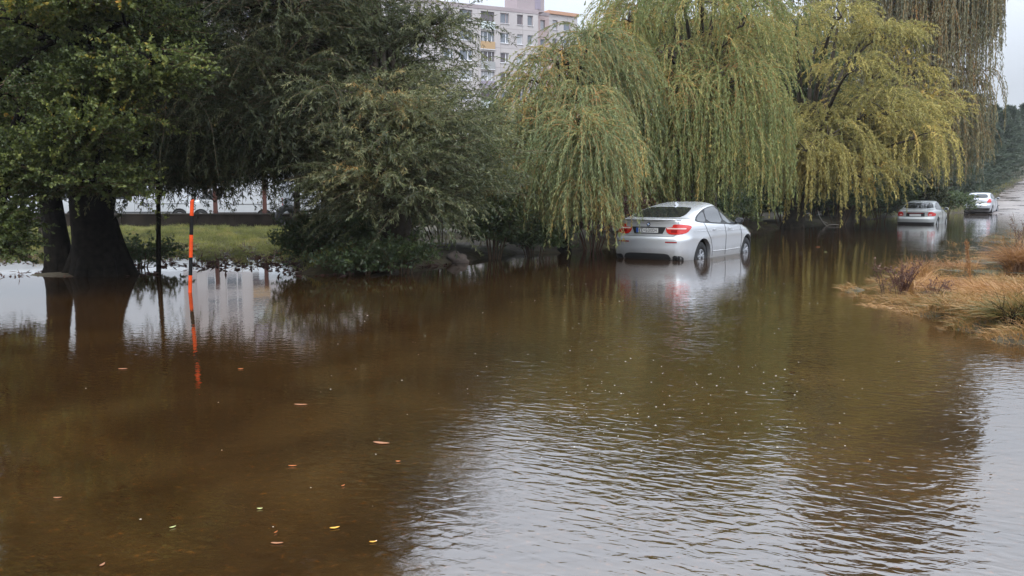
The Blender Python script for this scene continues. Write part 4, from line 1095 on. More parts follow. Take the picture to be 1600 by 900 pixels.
# spoiler lip
g = Geo(); lip = []
for y in np.linspace(-0.76, 0.76, 25):
    h, n, _ = car.hit('B', y, 1.285); lip.append(h + Vector((-0.012, 0, 0.012)))
g.tube(lip, [0.012, 0.024, 0.028, 0.024, 0.012], 8); g.build('spoiler_lip', M['silver'], car.root)
# roundel
h, n, _ = car.hit('B', 0.0, 1.19)
be = empty('badge', (h.x - 0.006, 0, 1.19), 0, car.root)
g = Geo(); g.lathe([(0.001, 0.0), (0.046, 0.0), (0.048, 0.004), (0.046, 0.008), (0.04, 0.008)], 'Z', 28); o_ = g.build('badge_ring', M['black'], be); o_.rotation_euler = (0, R(-90), 0)
for qd in range(4):
    th = np.linspace(qd * math.pi / 2, (qd + 1) * math.pi / 2, 8)
    V = np.vstack([[[-0.011, 0, 0]], np.stack([np.full(8, -0.011), np.cos(th) * 0.030, np.sin(th) * 0.030], 1)])
    g = Geo(); g.add(V, [list(range(9))[::-1]]); g.build('badge_quadrant', M['badge_white'] if qd % 2 == 0 else M['badge_blue'], be)
# shark fin
g = Geo(); h, n, _ = car.hit('T', -0.78, 0.0); zt = h.z
fin = [(-0.14, 0.0), (0.12, 0.0), (0.02, 0.035), (-0.06, 0.075), (-0.13, 0.07)]
V = [(-0.78 + a, -0.028 if b == 0 else -0.012, zt - 0.01 + b) for a, b in fin] + [(-0.78 + a, 0.028 if b == 0 else 0.012, zt - 0.01 + b) for a, b in fin]
g.add(V, [[0, 1, 2, 3, 4], [9, 8, 7, 6, 5]]); g.add(V, [[i, (i + 1) % 5 + 0, (i + 1) % 5 + 5, i + 5] for i in range(5)]); g.build('antenna_fin', M['silver'], car.root)
car.mirror(0.84, 1.225, 0.99, M['black'], (0.09, 0.2, 0.15))
for sg in (-1, 1):
    car.patch('headlight', 'R' if sg < 0 else 'L', [(1.85, 0.86), (2.2, 0.84), (2.3, 0.76), (2.05, 0.74)], M['clear'], 0.006, it=1)

# --- middle silver saloon
LV2 = [(0.17, -2.2, 2.2, 0.82), (0.25, -2.34, 2.33, 0.86), (0.40, -2.40, 2.40, 0.885), (0.55, -2.41, 2.41, 0.895), (0.62, -2.40, 2.38, 0.90), (0.645, -2.34, 2.34, 0.90), (0.78, -2.32, 2.15, 0.895), (0.86, -2.32, 1.8, 0.885), (0.93, -2.325, 1.4, 0.87),
       (0.98, -2.32, 1.22, 0.845), (1.005, -2.29, 1.14, 0.83), (1.02, -2.15, 1.10, 0.82), (1.04, -1.95, 1.06, 0.81), (1.06, -1.80, 1.02, 0.80), (1.12, -1.66, 0.92, 0.775), (1.22, -1.44, 0.74, 0.735), (1.32, -1.19, 0.52, 0.69), (1.39, -0.92, 0.30, 0.645),
       (1.43, -0.66, 0.1, 0.58), (1.452, -0.4, -0.1, 0.45), (1.46, -0.3, -0.17, 0.25)]
p2 = atz(1430, 350.5)
hd2 = CH + R(0.5)
c2 = (p2.x + 2.35 * math.cos(hd2) - 0.0, p2.y + 2.35 * math.sin(hd2), -0.33)
car2 = Car('parked_car', 'middle silver saloon seen from behind, water up to its rear bumper', 'car', c2, hd2, LV2, (-1.35, 1.40), 0.315, M['silver2'], 0.885, nz=70, er=0.35, bulge=0.015, group='cars standing in the flood')
car2.wheels(0.2); car2.root.scale = (1.05, 1.05, 1.05)
for sd_ in 'RL':
    car2.patch('window_trim', sd_, [(1.0, 0.98), (0.62, 1.25), (0.25, 1.37), (-0.4, 1.385), (-0.95, 1.33), (-1.45, 1.12), (-1.52, 1.03), (-0.4, 1.0)], M['black'], 0.003)
    car2.patch('front_side_window', sd_, [(0.90, 1.01), (0.6, 1.22), (0.24, 1.34), (-0.05, 1.355), (-0.05, 1.01)], M['glass_side'], 0.008, it=1)
    car2.patch('rear_side_window', sd_, [(-0.12, 1.01), (-0.12, 1.355), (-0.42, 1.355), (-0.92, 1.30), (-1.32, 1.13), (-1.35, 1.05)], M['glass_side'], 0.008, it=1)
    car2.line('door_seam', sd_, [(-0.08, 0.98), (-0.08, 0.35)], 0.012, M['seam']); car2.line('door_seam', sd_, [(0.98, 0.96), (0.95, 0.35)], 0.012, M['seam'])
    for hx_ in (-0.85, 0.05): car2.line('door_handle', sd_, [(hx_, 0.87), (hx_ + 0.18, 0.87)], 0.03, M['silver2'], 0.02, sides=8)
car2.patch('rear_window', 'B', [(-0.70, 1.075), (0.70, 1.075), (0.60, 1.30), (0.52, 1.36), (-0.52, 1.36), (-0.60, 1.30)], M['glass'], 0.004, it=1)
car2.patch('windscreen', 'F', [(-0.68, 1.07), (0.68, 1.07), (0.56, 1.36), (-0.56, 1.36)], M['glass'], 0.004, it=1)
for sg in (-1, 1):
    l = car2.patch('rear_lamp', 'B', [(-sg * x, z) for x, z in [(0.54, 0.72), (0.58, 0.92), (0.72, 0.93), (0.86, 0.86), (0.87, 0.74), (0.80, 0.715)]], M['red'], 0.010, it=1)
    car2.patch('lamp_cell', 'B', [(-sg * x, z) for x, z in rect(0.60, 0.72, 0.76, 0.80)], M['clear'], 0.014, parent=l, it=0)
car2.patch('plate_recess', 'B', rect(-0.42, 0.42, 0.70, 0.885), M['black'], 0.004, it=0)
car2.patch('red_strip', 'B', rect(-0.36, 0.36, 0.845, 0.875), M['red_dark'], 0.008, it=0)
plate(car2, '', 0.0, 0.765, xoff=0.02, band=False)
car2.patch('bumper_skirt', 'B', [(-0.80, 0.24), (-0.84, 0.42), (0.84, 0.42), (0.80, 0.24)], M['black'], 0.006, it=0)
car2.line('boot_seam', 'B', [(-0.55, 0.98), (-0.53, 0.70), (0.53, 0.70), (0.55, 0.98)], 0.009, M['seam'])
car2.mirror(0.80, 1.03, 0.94, M['silver2'], (0.09, 0.2, 0.13))
for sg in (-1, 1): car2.patch('headlight', 'R' if sg < 0 else 'L', [(1.85, 0.72), (2.2, 0.71), (2.28, 0.62), (2.05, 0.60)], M['clear'], 0.006, it=1)

# --- far pale hatchback
LV3 = [(0.20, -1.95, 1.95, 0.80), (0.30, -2.06, 2.05, 0.84), (0.45, -2.10, 2.10, 0.865), (0.60, -2.11, 2.10, 0.875), (0.68, -2.09, 2.05, 0.875), (0.70, -2.04, 2.02, 0.875), (0.85, -2.02, 1.75, 0.865), (0.95, -2.0, 1.35, 0.85), (1.02, -1.98, 1.12, 0.82),
       (1.08, -1.95, 1.0, 0.80), (1.18, -1.86, 0.86, 0.76), (1.28, -1.74, 0.70, 0.72), (1.38, -1.58, 0.50, 0.67), (1.44, -1.40, 0.30, 0.62), (1.475, -1.1, 0.05, 0.55), (1.49, -0.8, -0.2, 0.42), (1.50, -0.6, -0.4, 0.22)]
p3 = atz(1526, 334)
hd3 = CH - R(1)
c3 = (p3.x + 2.25 * math.cos(hd3), p3.y + 2.25 * math.sin(hd3), -0.06)
car3 = Car('parked_car', 'farthest pale silver hatchback at the edge of the flood where the road climbs', 'car', c3, hd3, LV3, (-1.25, 1.28), 0.31, M['white_paint'], 0.865, nz=64, er=0.40, bulge=0.015, group='cars standing in the flood')
car3.wheels(0.2); car3.root.scale = (1.12, 1.12, 1.12)
for sd_ in 'RL':
    car3.patch('window_trim', sd_, [(0.95, 1.01), (0.6, 1.28), (0.3, 1.40), (-0.5, 1.42), (-1.2, 1.37), (-1.5, 1.2), (-1.45, 1.06)], M['black'], 0.003)
    car3.patch('front_side_window', sd_, [(0.85, 1.04), (0.55, 1.26), (0.28, 1.37), (-0.1, 1.385), (-0.1, 1.04)], M['glass_side'], 0.008, it=1)
    car3.patch('rear_side_window', sd_, [(-0.18, 1.04), (-0.18, 1.385), (-0.6, 1.385), (-1.15, 1.34), (-1.4, 1.2), (-1.35, 1.08)], M['glass_side'], 0.008, it=1)
    car3.line('door_seam', sd_, [(-0.14, 1.0), (-0.14, 0.4)], 0.014, M['seam']); car3.line('door_seam', sd_, [(0.9, 0.98), (0.88, 0.4)], 0.014, M['seam'])
car3.patch('rear_window', 'B', [(-0.62, 1.11), (0.62, 1.11), (0.58, 1.30), (0.46, 1.40), (-0.46, 1.40), (-0.58, 1.30)], M['glass'], 0.004, it=2)
car3.patch('windscreen', 'F', [(-0.66, 1.08), (0.66, 1.08), (0.54, 1.40), (-0.54, 1.40)], M['glass'], 0.004, it=1)
for sg in (-1, 1):
    car3.patch('rear_lamp', 'B', [(-sg * x, z) for x, z in [(0.56, 0.82), (0.62, 0.92), (0.68, 1.06), (0.79, 1.04), (0.83, 0.86), (0.80, 0.80)]], M['red'], 0.010, it=1)
plate(car3, '', 0.0, 0.86, xoff=0.018, band=False)
car3.patch('bumper_skirt', 'B', [(-0.74, 0.27), (-0.78, 0.44), (0.78, 0.44), (0.74, 0.27)], M['black'], 0.006, it=0)
car3.mirror(0.72, 1.08, 0.92, M['white_paint'], (0.09, 0.2, 0.14))

# --- white vans parked behind the wall
def van(label, px, Yd, rz, L_=5.2, H_=2.35, grey=False):
    b = at(px, 330, Yd)
    z0 = float(terrain(np.array([b.x]), np.array([Yd]))[0])
    hl = L_ / 2
    LVv = [(0.25, -hl + 0.1, hl - 0.1, 0.88), (0.35, -hl, hl, 0.95), (0.6, -hl - 0.02, hl + 0.02, 0.98), (0.95, -hl, hl - 0.05, 0.98), (1.15, -hl, hl - 0.45, 0.975), (1.30, -hl, hl - 0.85, 0.96), (1.7, -hl + 0.02, hl - 1.2, 0.93), (2.1, -hl + 0.04, hl - 1.5, 0.90),
           (H_ - 0.12, -hl + 0.06, hl - 1.65, 0.88), (H_ - 0.04, -hl + 0.12, hl - 1.75, 0.80), (H_, -hl + 0.4, hl - 2.1, 0.55)]
    v = Car('parked_van', label, 'van', (b.x, Yd, z0), rz, LVv, (-hl + 0.95, hl - 0.85), 0.34, M['van_white'], 0.965, nz=50, er=0.10, ef=0.35, cr=0.06, cf=0.25, bulge=0.0, taper_r=0.0, group='white vehicles behind the wall')
    v.wheels(0.2)
    for sd_ in 'RL':
        v.patch('cab_window', sd_, [(hl - 1.0, 1.22), (hl - 1.35, 1.75), (hl - 1.95, 1.75), (hl - 1.95, 1.2)], M['glass'], 0.005, it=1)
        v.line('body_seam', sd_, [(hl - 2.05, 0.5), (hl - 2.05, 2.0)], 0.012, M['seam'])
        v.line('side_rail', sd_, [(-hl + 0.2, 0.98), (hl - 2.1, 0.98)], 0.03, M['seam'])
        v.line('side_rail', sd_, [(-hl + 0.2, 0.55), (hl - 1.5, 0.55)], 0.05, M['black'])
    v.patch('windscreen', 'F', [(-0.78, 1.32), (0.78, 1.32), (0.7, 1.95), (-0.7, 1.95)], M['glass'], 0.005, it=1)
    for sg in (-1, 1):
        v.patch('rear_lamp', 'B', rect(min(sg * 0.80, sg * 0.90), max(sg * 0.80, sg * 0.90), 0.8, 1.3), M['red'], 0.006, it=0)
    return v
van('white van behind the wall right of the thickest trunk', 235, 49, math.pi + 0.15)
van('white van between the two rusty posts', 372, 48.5, math.pi + 0.05, 5.0)
van('white van half hidden behind the two trunks at far left', 70, 47, 0.1)
# tall white trailer
b = at(458, 330, 50); z0 = float(terrain(np.array([b.x]), np.array([50.0]))[0])
rt = empty('box_trailer', (b.x, 50, z0), 0.08); tag(rt, 'bright white box trailer with ribbed side, right of the second rusty post', 'trailer')
bm = bmesh.new(); bmesh.ops.create_cube(bm, size=1, matrix=Matrix.Translation((0, 0, 1.75)) @ Matrix.Diagonal((3.4, 2.2, 2.3, 1)))
bmesh.ops.bevel(bm, geom=bm.edges[:], offset=0.06, segments=3, affect='EDGES')
me = bpy.data.meshes.new('box'); bm.to_mesh(me); bm.free(); me.materials.append(M['van_white']); link('box_body', me, rt)
g = Geo()
for z in (0.95, 1.25, 1.55, 1.85, 2.3, 2.7): g.box((0, -1.11, z), (3.3, 0.02, 0.02))
g.build('side_ribs', M['seam'], rt)
g = Geo(); g.box((0, 0, 0.55), (3.2, 1.8, 0.09)); g.tube([(1.6, 0, 0.5), (2.6, 0, 0.45)], 0.04, 8); g.build('chassis', M['black'], rt)
for sg in (-1, 1):
    e = empty('wheel', (-0.2, sg * 0.95, 0.36), 0, rt); e.rotation_euler = (0, 0, 0 if sg < 0 else math.pi)
    g = Geo(); g.lathe([(0.2, 0.1), (0.32, 0.11), (0.36, 0.08), (0.36, -0.08), (0.32, -0.11), (0.2, -0.1), (0.2, 0.1)], 'Y', 32); g.build('tyre', M['rubber'], e)
    g = Geo(); g.lathe([(0.001, -0.05), (0.1, -0.06), (0.19, -0.04), (0.2, -0.09)], 'Y', 24); g.build('rim', M['rim'], e)
# cable drum / old tyre standing by the wall
b = at(449, 335, 41.2); rr = 0.55
g = Geo(); g.lathe([(0.28, 0.1), (0.34, 0.13), (0.50, 0.13), (rr, 0.08), (rr, -0.08), (0.50, -0.13), (0.34, -0.13), (0.28, -0.1), (0.28, 0.1)], 'Y', 36)
zt_ = float(terrain(np.array([b.x]), np.array([b.y]))[0])
o_ = g.build('old_tyre', M['rubber'], origin=(0, 0, 0)); o_.location = (b.x, b.y, zt_ + rr - 0.02); o_.rotation_euler = (0.05, 0, R(35)); tag(o_, 'big old tyre propped against the dark wall at its right end', 'tyre')

# wall and posts
wl, wr_ = at(120, 335, 42), at(500, 335, 42)
rt = empty('low_wall', ((wl.x + wr_.x) / 2, 42, 0.0)); tag(rt, 'low dark stained wall between the lawn and the white vans', 'wall')
Lw = wr_.x - wl.x + 30
g = Geo()
for k in range(24): g.box((-Lw / 2 + (k + 0.5) * Lw / 24, 0, 0.27), (Lw / 24 - 0.012, 0.28 + 0.01 * (k % 2), 0.72))
g.build('wall_panel', M['wallm'], rt)
g = Geo(); g.box((0, 0, 0.66), (Lw, 0.36, 0.06)); g.build('coping', M['coping'], rt)
for px, lab in ((337, 'rusty red-brown post left of the white van body, behind the marker pole'), (414, 'rusty red-brown post at the right end of the white van')):
    b = at(px, 335, 43); g = Geo(); g.box((0, 0, 1.35), (0.16, 0.16, 2.7)); g.box((0, 0, 2.72), (0.20, 0.20, 0.05)); g.box((0, 0, 0.7), (0.19, 0.19, 0.08))
    o_ = g.build('fence_post', M['post']); o_.location = (b.x, 43, 0.05); tag(o_, lab, 'post', 'rusty posts behind the wall')
# small tree at the right end of the lawn
bl = [(455, 268, 33, 34, 18), (490, 262, 33, 30, 18), (430, 255, 33, 22, 14), (500, 300, 33, 24, 16)]
make_tree('small_tree', 'small yellow-leaved tree at the right end of the lawn with a brown stem', 'tree', None, (at(467, 360, 33).x, 33), 0.13, bl, [L_OLIVE, M['twig_brown']], fork=0.8, n_per=60, L=(0.3, 0.9), droop=0.15, per_m=22, leaf=(0.12, 0.09), K=5, spread=0.8)
g = Geo(); a_, b2 = at(432, 285, 34), at(468, 320, 34); g.tube([a_, (a_ + b2) / 2, b2], [0.02, 0.03, 0.04], 6)

# marker pole
pp = atz(297, 457)
rt = empty('marker_pole', (pp.x, pp.y, 0)); tag(rt, 'orange and black banded marker pole standing in the water', 'pole')
tp = at(300, 314, pp.y)
H0 = tp.z; lean = (tp.x - pp.x) / H0
zs = [H0, at(299, 337, pp.y).z, at(298, 367, pp.y).z, at(298, 402, pp.y).z, at(297, 430, pp.y).z, -0.45]
for i in range(5):
    z1, z0 = zs[i], zs[i + 1]
    g = Geo(); g.tube([(pp.x + lean * z0, pp.y, z0), (pp.x + lean * z1, pp.y, z1)], 0.030, 20)
    g.build('orange_band' if i % 2 == 0 else 'black_band', M['orange'] if i % 2 == 0 else M['pole_black'], rt, origin=rt.location)
g = Geo(); g.tube([(pp.x + lean * H0, pp.y, H0 - 0.01), (pp.x + lean * H0 + 0.03, pp.y, H0 + 0.02)], [0.030, 0.022, 0.012], 16); g.build('cap', M['orange'], rt, origin=rt.location)

# rock, dead branch
bm = bmesh.new(); bmesh.ops.create_icosphere(bm, subdivisions=4, radius=1)
for v in bm.verts:
    n = mnoise.noise(v.co * 1.3) * 0.35 + mnoise.noise(v.co * 4) * 0.1
    v.co = v.co * (1 + n); v.co.x *= 0.27; v.co.y *= 0.22; v.co.z *= 0.20
    if v.co.x > 0: v.co.z *= 0.8
me = bpy.data.meshes.new('rock'); bm.to_mesh(me); bm.free(); me.materials.append(M['rock'])
for p_ in me.polygons: p_.use_smooth = True
o_ = link('rock', me); b = atz(716, 410); o_.location = (b.x, b.y, 0.06); tag(o_, 'grey-brown rock at the water edge under the grey-green willow', 'rock')
b = atz(1285, 353); k = b.y / F
rt = Geo(); c0 = np.array([b.x, b.y, 0.0])
rt.tube(bez(c0 + [-0.25, 0, 0.75], c0 + [-0.15, 0, 0.3], c0 + [0.2, 0, 0.02], 8), [0.015, 0.03], 6)
rt.tube(bez(c0 + [-0.05, 0, 0.25], c0 + [0.1, 0, 0.2], c0 + [0.25, 0, 0.12], 6), [0.02, 0.012], 5)
rt.tube(bez(c0 + [0.2, 0, 0.02], c0 + [0.5, 0, 0.1], c0 + [0.8, 0, 0.05], 6), [0.03, 0.015], 5)
o_ = rt.build('dead_branch', M['twig_grey'], origin=c0); tag(o_, 'bleached dead branch sticking out of the water under the yellow-green willow', 'branch')

# ------------------------------------------------------------------ apartment block
M['panel'] = simple('pale_render', (0.50, 0.465, 0.455), 0.9, var=0.10, vscale=0.12)
for _k in ('panel',):
    _nt = M[_k].node_tree; _p = _nt.nodes['Principled BSDF']; _src = _p.inputs['Base Color'].links[0].from_socket
    _t = N(_nt, 'ShaderNodeTexCoord'); _s = N(_nt, 'ShaderNodeSeparateXYZ'); _c = N(_nt, 'ShaderNodeCombineXYZ')
    _nt.links.new(_t.outputs['Object'], _s.inputs[0]); _nt.links.new(_s.outputs['X'], _c.inputs['X']); _nt.links.new(_s.outputs['Z'], _c.inputs['Y'])
    _b = N(_nt, 'ShaderNodeTexBrick', offset=0.0); _b.inputs['Scale'].default_value = 1.0; _b.inputs['Brick Width'].default_value = 3.6; _b.inputs['Row Height'].default_value = 2.8; _b.inputs['Mortar Size'].default_value = 0.05
    _b.inputs['Color1'].default_value = (1, 1, 1, 1); _b.inputs['Color2'].default_value = (0.93, 0.92, 0.93, 1); _b.inputs['Mortar'].default_value = (0.72, 0.70, 0.70, 1)
    _nt.links.new(_c.outputs[0], _b.inputs['Vector'])
    _m = N(_nt, 'ShaderNodeMix', data_type='RGBA', blend_type='MULTIPLY'); _m.inputs[0].default_value = 1
    _nt.links.new(_src, _m.inputs[6]); _nt.links.new(_b.outputs['Color'], _m.inputs[7]); _nt.links.new(_m.outputs[2], _p.inputs['Base Color'])
M['panel_pink'] = simple('pink_render', (0.52, 0.40, 0.38), 0.9, var=0.08, vscale=0.12)
M['housing'] = simple('mauve_metal', (0.35, 0.29, 0.30), 0.7, var=0.08, vscale=0.3)
M['wframe'] = simple('white_frame', (0.75, 0.75, 0.77), 0.5)
M['wpane'] = simple('window_pane', (0.16, 0.18, 0.21), 0.1, spec=0.8)
M['wpane2'] = simple('curtained_pane', (0.42, 0.43, 0.45), 0.3)
M['wpane3'] = simple('dark_pane', (0.12, 0.10, 0.11), 0.15)
M['loggia_tan'] = simple('tan_board', (0.45, 0.30, 0.16), 0.8)
M['loggia_white'] = simple('white_board', (0.60, 0.66, 0.66), 0.6)
M['loggia_grey'] = simple('grey_board', (0.33, 0.33, 0.33), 0.8)
M['loggia_mauve'] = simple('mauve_board', (0.30, 0.26, 0.32), 0.8)
M['cornice'] = simple('orange_cornice', (0.50, 0.28, 0.18), 0.8)
def apartment(name, label, A, B, Ht, depth, cols, floors, first, mat, fh=2.8, parapet='panel', cornice=None):
    """A->B: facade line in plan. cols: (distance along facade, width, kind). Openings are real, the panes sit back in them."""
    A = Vector((A[0], A[1])); B = Vector((B[0], B[1])); Ld = (B - A).length; ang = math.atan2((B - A).y, (B - A).x)
    root = empty(name, (A.x, A.y, 0), ang); tag(root, label, 'building', 'apartment blocks behind the trees')
    g = Geo(); T = 0.45; zt = Ht
    g.box((Ld / 2, T + (depth - T) / 2, (Ht - 0.6) / 2), (Ld - 0.02, depth - T, Ht - 0.6))           # core
    cols = sorted(cols)
    zc = [Ht - first - k * fh for k in range(floors)]
    edges = []
    top = Ht
    for zc_ in zc:
        h = 1.45
        g.box((Ld / 2, T / 2, (top + zc_ + h / 2) / 2), (Ld, T, top - zc_ - h / 2)); top = zc_ - h / 2
        x = 0
        for d, wd, kind in cols:
            g.box(((x + d - wd / 2) / 2, T / 2, zc_), (d - wd / 2 - x, T, h)); x = d + wd / 2
        g.box(((x + Ld) / 2, T / 2, zc_), (Ld - x, T, h))
    g.box((Ld / 2, T / 2, top / 2), (Ld, T, top))
    g.build('wall', M[mat], root)
    g = Geo(); g.box((Ld / 2, depth / 2, Ht - 0.28), (Ld + 0.1, depth + 0.1, 0.5)) if not cornice else g.box((Ld / 2, depth / 2 - 0.05, Ht + 0.22), (Ld + 0.3, depth + 0.4, 0.5))
    g.build('roof', M[cornice or 'housing'], root)
    r_ = random.Random(7)
    for fi, zc_ in enumerate(zc):
        if zc_ < 8: continue
        for ci, (d, wd, kind) in enumerate(cols):
            pane = r_.choice(['wpane', 'wpane', 'wpane2', 'wpane3'])
            if kind == 'L':
                wn = Geo(); wn.box((d, 0.28, zc_ + 0.05), (wd - 0.02, 0.04, 1.33)); wo = wn.build('loggia', M[['wpane3', 'wpane', 'wpane3', 'wpane2'][fi % 4]], root)
                q = Geo(); q.box((d, -0.10, zc_ - 1.20), (wd + 0.1, 0.10, 1.05)); q.build('loggia_parapet', M[['loggia_white', 'loggia_tan', 'loggia_grey', 'loggia_mauve'][fi % 4]], wo)
                q = Geo(); q.box((d, -0.10, zc_ - 1.80), (wd + 0.14, 0.16, 0.10))
                if fi in (1, 2, 3):
                    for t_ in (-0.30, 0.02, 0.34): q.box((d + t_ * wd, 0.22, zc_ + 0.05), (0.10, 0.06, 1.3))
                q.build('loggia_frame', M['wframe'], wo)
            else:
                wn = Geo(); wn.box((d, 0.24, zc_), (wd - 0.06, 0.04, 1.37)); wo = wn.build('window', M[pane], root)
                q = Geo()
                for s_ in (-1, 1):
                    q.box((d + s_ * (wd / 2 - 0.05), 0.19, zc_), (0.08, 0.06, 1.43)); q.box((d, 0.19, zc_ + s_ * 0.68), (wd - 0.2, 0.06, 0.07))
                if wd > 1.3: q.box((d + 0.18 * wd, 0.19, zc_), (0.13, 0.055, 1.28))
                q.build('frame', M['wframe' if fi else 'housing'], wo)
                q = Geo(); q.box((d, -0.04, zc_ - 0.77), (wd + 0.06, 0.12, 0.06)); q.build('sill', M['wframe'], wo)
    return root
PA, PB = at(690, 2, 133), at(841, 16, 140)
dirx, diry = (PB.x - PA.x), (PB.y - PA.y); ln = math.hypot(dirx, diry); dirx /= ln; diry /= ln
def s_at(px):                    # distance along the facade (from PA) where the picture column px meets it
    t = (px - 800) / F * 0.9946
    # X = t*Y on the line PA + s*dir  (camera pitch folded into t)
    a = ray(px, 50); t = a.x / a.y
    return (t * PA.y - PA.x) / (dirx - t * diry)
ext = 34.0
A0 = (PA.x - dirx * ext, PA.y - diry * ext)
base_cols = [(ext + s_at(px), wd, kd) for px, wd, kd in ((701, 1.5, 'W'), (728, 2.0, 'W'), (762, 2.15, 'L'), (788.5, 1.4, 'W'), (812.5, 0.95, 'W'), (828.5, 0.9, 'W'))]
more = []
for off in (17.5, 33.0):
    more += [(d - off, wd, kd) for d, wd, kd in base_cols if d - off > 1.5 and d - off < base_cols[0][0] - 1.6]
more = sorted(more); cl_ = []
for c in more:
    if not cl_ or c[0] - c[1] / 2 > cl_[-1][0] + cl_[-1][1] / 2 + 0.4: cl_.append(c)
Hb = (PA.z + PB.z) / 2
apartment('apartment_block', 'nearer pale pinkish-grey apartment block with a stack of loggias, rising behind the willows', A0, (PB.x, PB.y), Hb, 12, cl_ + base_cols, 9, 1.55, 'panel')
# lift housing on the roof
s0_, s1_ = s_at(798), s_at(841)
rt = empty('lift_housing', (PA.x + dirx * (s0_ + s1_) / 2, PA.y + diry * (s0_ + s1_) / 2 + 3, Hb - 0.02), math.atan2(diry, dirx)); tag(rt, 'mauve plant room standing on the roof of the nearer apartment block', 'plant room')
g = Geo(); g.box((0, 0, 1.7), (s1_ - s0_, 4, 3.4)); g.build('wall', M['housing'], rt)
g = Geo(); g.box((1.2, -2.02, 1.5), (1.0, 0.06, 2.3)); g.build('door', M['loggia_mauve'], rt)
g = Geo(); g.box((0, 0, 3.45), (s1_ - s0_ + 0.3, 4.3, 0.12)); g.build('roof', M['loggia_grey'], rt)
# stair tower set back, then the farther block
q0, q1 = at(840, 18, 143), at(858, 20, 144)
apartment('stair_tower', 'narrow pink section joining the two apartment blocks', (q0.x, q0.y), (q1.x, q1.y), q0.z, 8, [(0.9, 0.8, 'W')], 9, 1.9, 'panel_pink')
q0, q1 = at(857, 21, 147), at(902, 26, 150)
apartment('apartment_block', 'farther pale apartment block under an orange cornice, right of the pink section', (q0.x, q0.y), (q1.x, q1.y), q0.z, 12, [(1.4, 0.95, 'W'), (3.2, 1.2, 'W')] if False else [(1.25, 0.95, 'W'), (3.55, 1.3, 'W')], 9, 1.6, 'panel', cornice='cornice')
q0, q1 = at(915, 78, 118), at(1000, 84, 122)
apartment('apartment_block', 'lower pink block glimpsed through the twigs of the pale weeping willow', (q0.x, q0.y), (q1.x, q1.y), q0.z, 9, [(1.5, 1.3, 'W'), (4.2, 1.3, 'W')], 6, 1.6, 'panel_pink')

# ------------------------------------------------------------------ things floating on the flood
FL = [simple('yellow_leaf', (0.62, 0.33, 0.04), 0.5), simple('orange_leaf', (0.45, 0.14, 0.03), 0.5), simple('pale_leaf', (0.45, 0.50, 0.20), 0.5), simple('brown_leaf', (0.28, 0.12, 0.05), 0.6)]
spots = [(523, 826, 'bright yellow leaf floating alone in the lower middle of the flood', 0, 0.05, 0.4), (270, 825, 'small pale green leaf floating at lower left', 2, 0.035, 0.8), (406, 796, 'pale yellow-green leaf floating at lower left, above the bright yellow one', 2, 0.03, 0.1),
         (457, 729, 'small orange leaf floating right of the pole reflection', 1, 0.05, 0.0), (431, 833, 'little orange leaf left of the bright yellow leaf', 1, 0.03, 1.2), (90, 779, 'brown-orange leaf floating near the left edge', 3, 0.045, 0.1), (596, 693, 'long thin brown twig-like leaf floating in the middle', 3, 0.12, -0.3),
         (470, 633, 'narrow tan leaf floating above the middle of the flood', 3, 0.11, -0.1), (376, 577, 'small orange leaf floating in the pole reflection', 1, 0.05, 0.2), (160, 909 - 25, 'tan leaf floating at the bottom left edge', 3, 0.04, 1.4), (536, 760, 'tiny orange leaf floating in the lower middle', 1, 0.03, 1.0), (433, 850, 'thin brown leaf at the bottom', 3, 0.06, 0.0),
         (622, 722, 'faint orange leaf next to the bright sky reflection', 1, 0.03, 0.0), (192, 577, 'thin straw floating at the left', 3, 0.09, 0.0), (583, 848, 'yellow fleck of leaf right of the bright yellow leaf', 0, 0.035, 0.2), (1278, 386, 'orange leaf floating in the dark water before the middle saloon', 1, 0.16, 0.0), (1290, 394, 'pale leaf floating just below the orange one in the dark water', 2, 0.10, 0.0)]
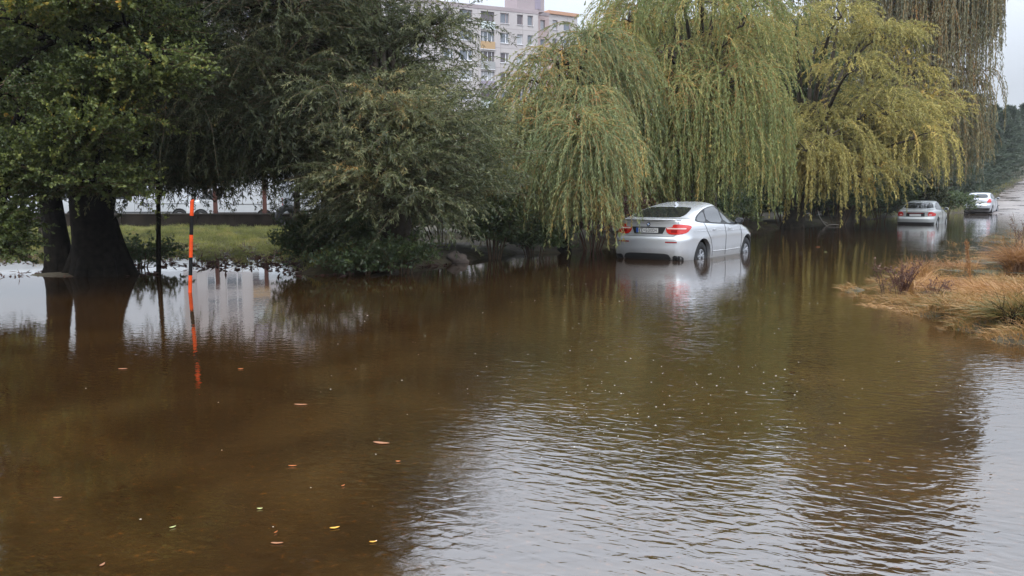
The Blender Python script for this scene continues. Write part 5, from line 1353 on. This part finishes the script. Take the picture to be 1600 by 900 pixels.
for px, py, lab, mi, ln_, rot in spots:
    ln_ *= 0.5
    b = atz(px, py); a = np.linspace(0, 1, 9); wv = ln_ * rng.uniform(0.18, 0.42) * np.sin(np.pi * a) ** 0.8 * (1 - 0.3 * a)
    V = [(ln_ * 2 * (t - 0.5), w2, 0.006 + 0.006 * abs(t - 0.5)) for t, w2 in zip(a, wv)] + [(ln_ * 2 * (t - 0.5), -w2, 0.006 + 0.004 * abs(t - 0.5)) for t, w2 in list(zip(a, wv))[-2:0:-1]]
    g = Geo(); V = np.array(V); nV = len(V); low = V - np.array([0, 0, 0.002])
    g.add(np.vstack([V, low]), [list(range(nV))[::-1]]); g.add(np.vstack([V, low]), [[i, (i + 1) % nV, (i + 1) % nV + nV, i + nV] for i in range(nV)])
    o_ = g.build('floating_leaf', FL[mi]); o_.location = (b.x, b.y, 0); o_.rotation_euler = (0, 0, rot); tag(o_, lab, 'leaf', 'leaves floating on the flood')
# bubbles and flecks
M['foam'] = simple('foam_fleck', (0.62, 0.58, 0.48), 0.5)
g = Geo()
P_ = []
for _ in range(420):
    px, py = rng.normal(1080, 170), rng.uniform(440, 720)
    if rng.random() < 0.3: px, py = rng.uniform(500, 1450), rng.uniform(425, 620)
    if rng.random() < 0.05: px, py = rng.uniform(20, 700), rng.uniform(470, 880)
    if px > 1330 and py < 560: continue
    b = atz(px, py); P_.append((b.x, b.y)) if fnoise(np.array([b.x]), np.array([b.y]), 2.5)[0] > rng.uniform(-0.6, 0.5) else None
th = np.linspace(0, 2 * np.pi, 7)[:-1]
for (x, y) in P_:
    r_ = rng.uniform(0.0015, 0.0046) * (1 + y * 0.04); el = rng.uniform(1, 1.6); a = rng.uniform(0, 3)
    ring = np.stack([x + r_ * el * np.cos(th + a), y + r_ * np.sin(th + a), np.full(6, 0.001)], 1)
    top = np.array([[x, y, 0.001 + r_ * 0.5]])
    g.add(np.vstack([ring, top]), [[i, (i + 1) % 6, 6] for i in range(6)], 0, None, True)
tag(g.build('foam_flecks', M['foam']), 'tiny pale bubbles and flecks scattered over the brown flood', 'foam', kind='stuff')
g = Geo()
q = scatter(-14, -1, 18, 29, 9000); z = terrain(q[:, 0], q[:, 1]); q = q[(z > -0.2) & (z < 0.02) & (fnoise(q[:, 0], q[:, 1], 1.4) > -0.25)]
P = np.column_stack([q, np.full(len(q), 0.01)])
D = rng.normal(size=(len(q), 3)) * np.array([1, 1, 0.25])
g.leaves(P, D, rng.uniform(0.05, 0.22, len(q)), rng.uniform(0.02, 0.06, len(q)), rng.uniform(0, 0.7, len(q)), 0)
tag(g.build('floating_debris', [L_REDST]), 'dark twigs and leaves littering the shallow water before the lawn', 'debris', kind='stuff')
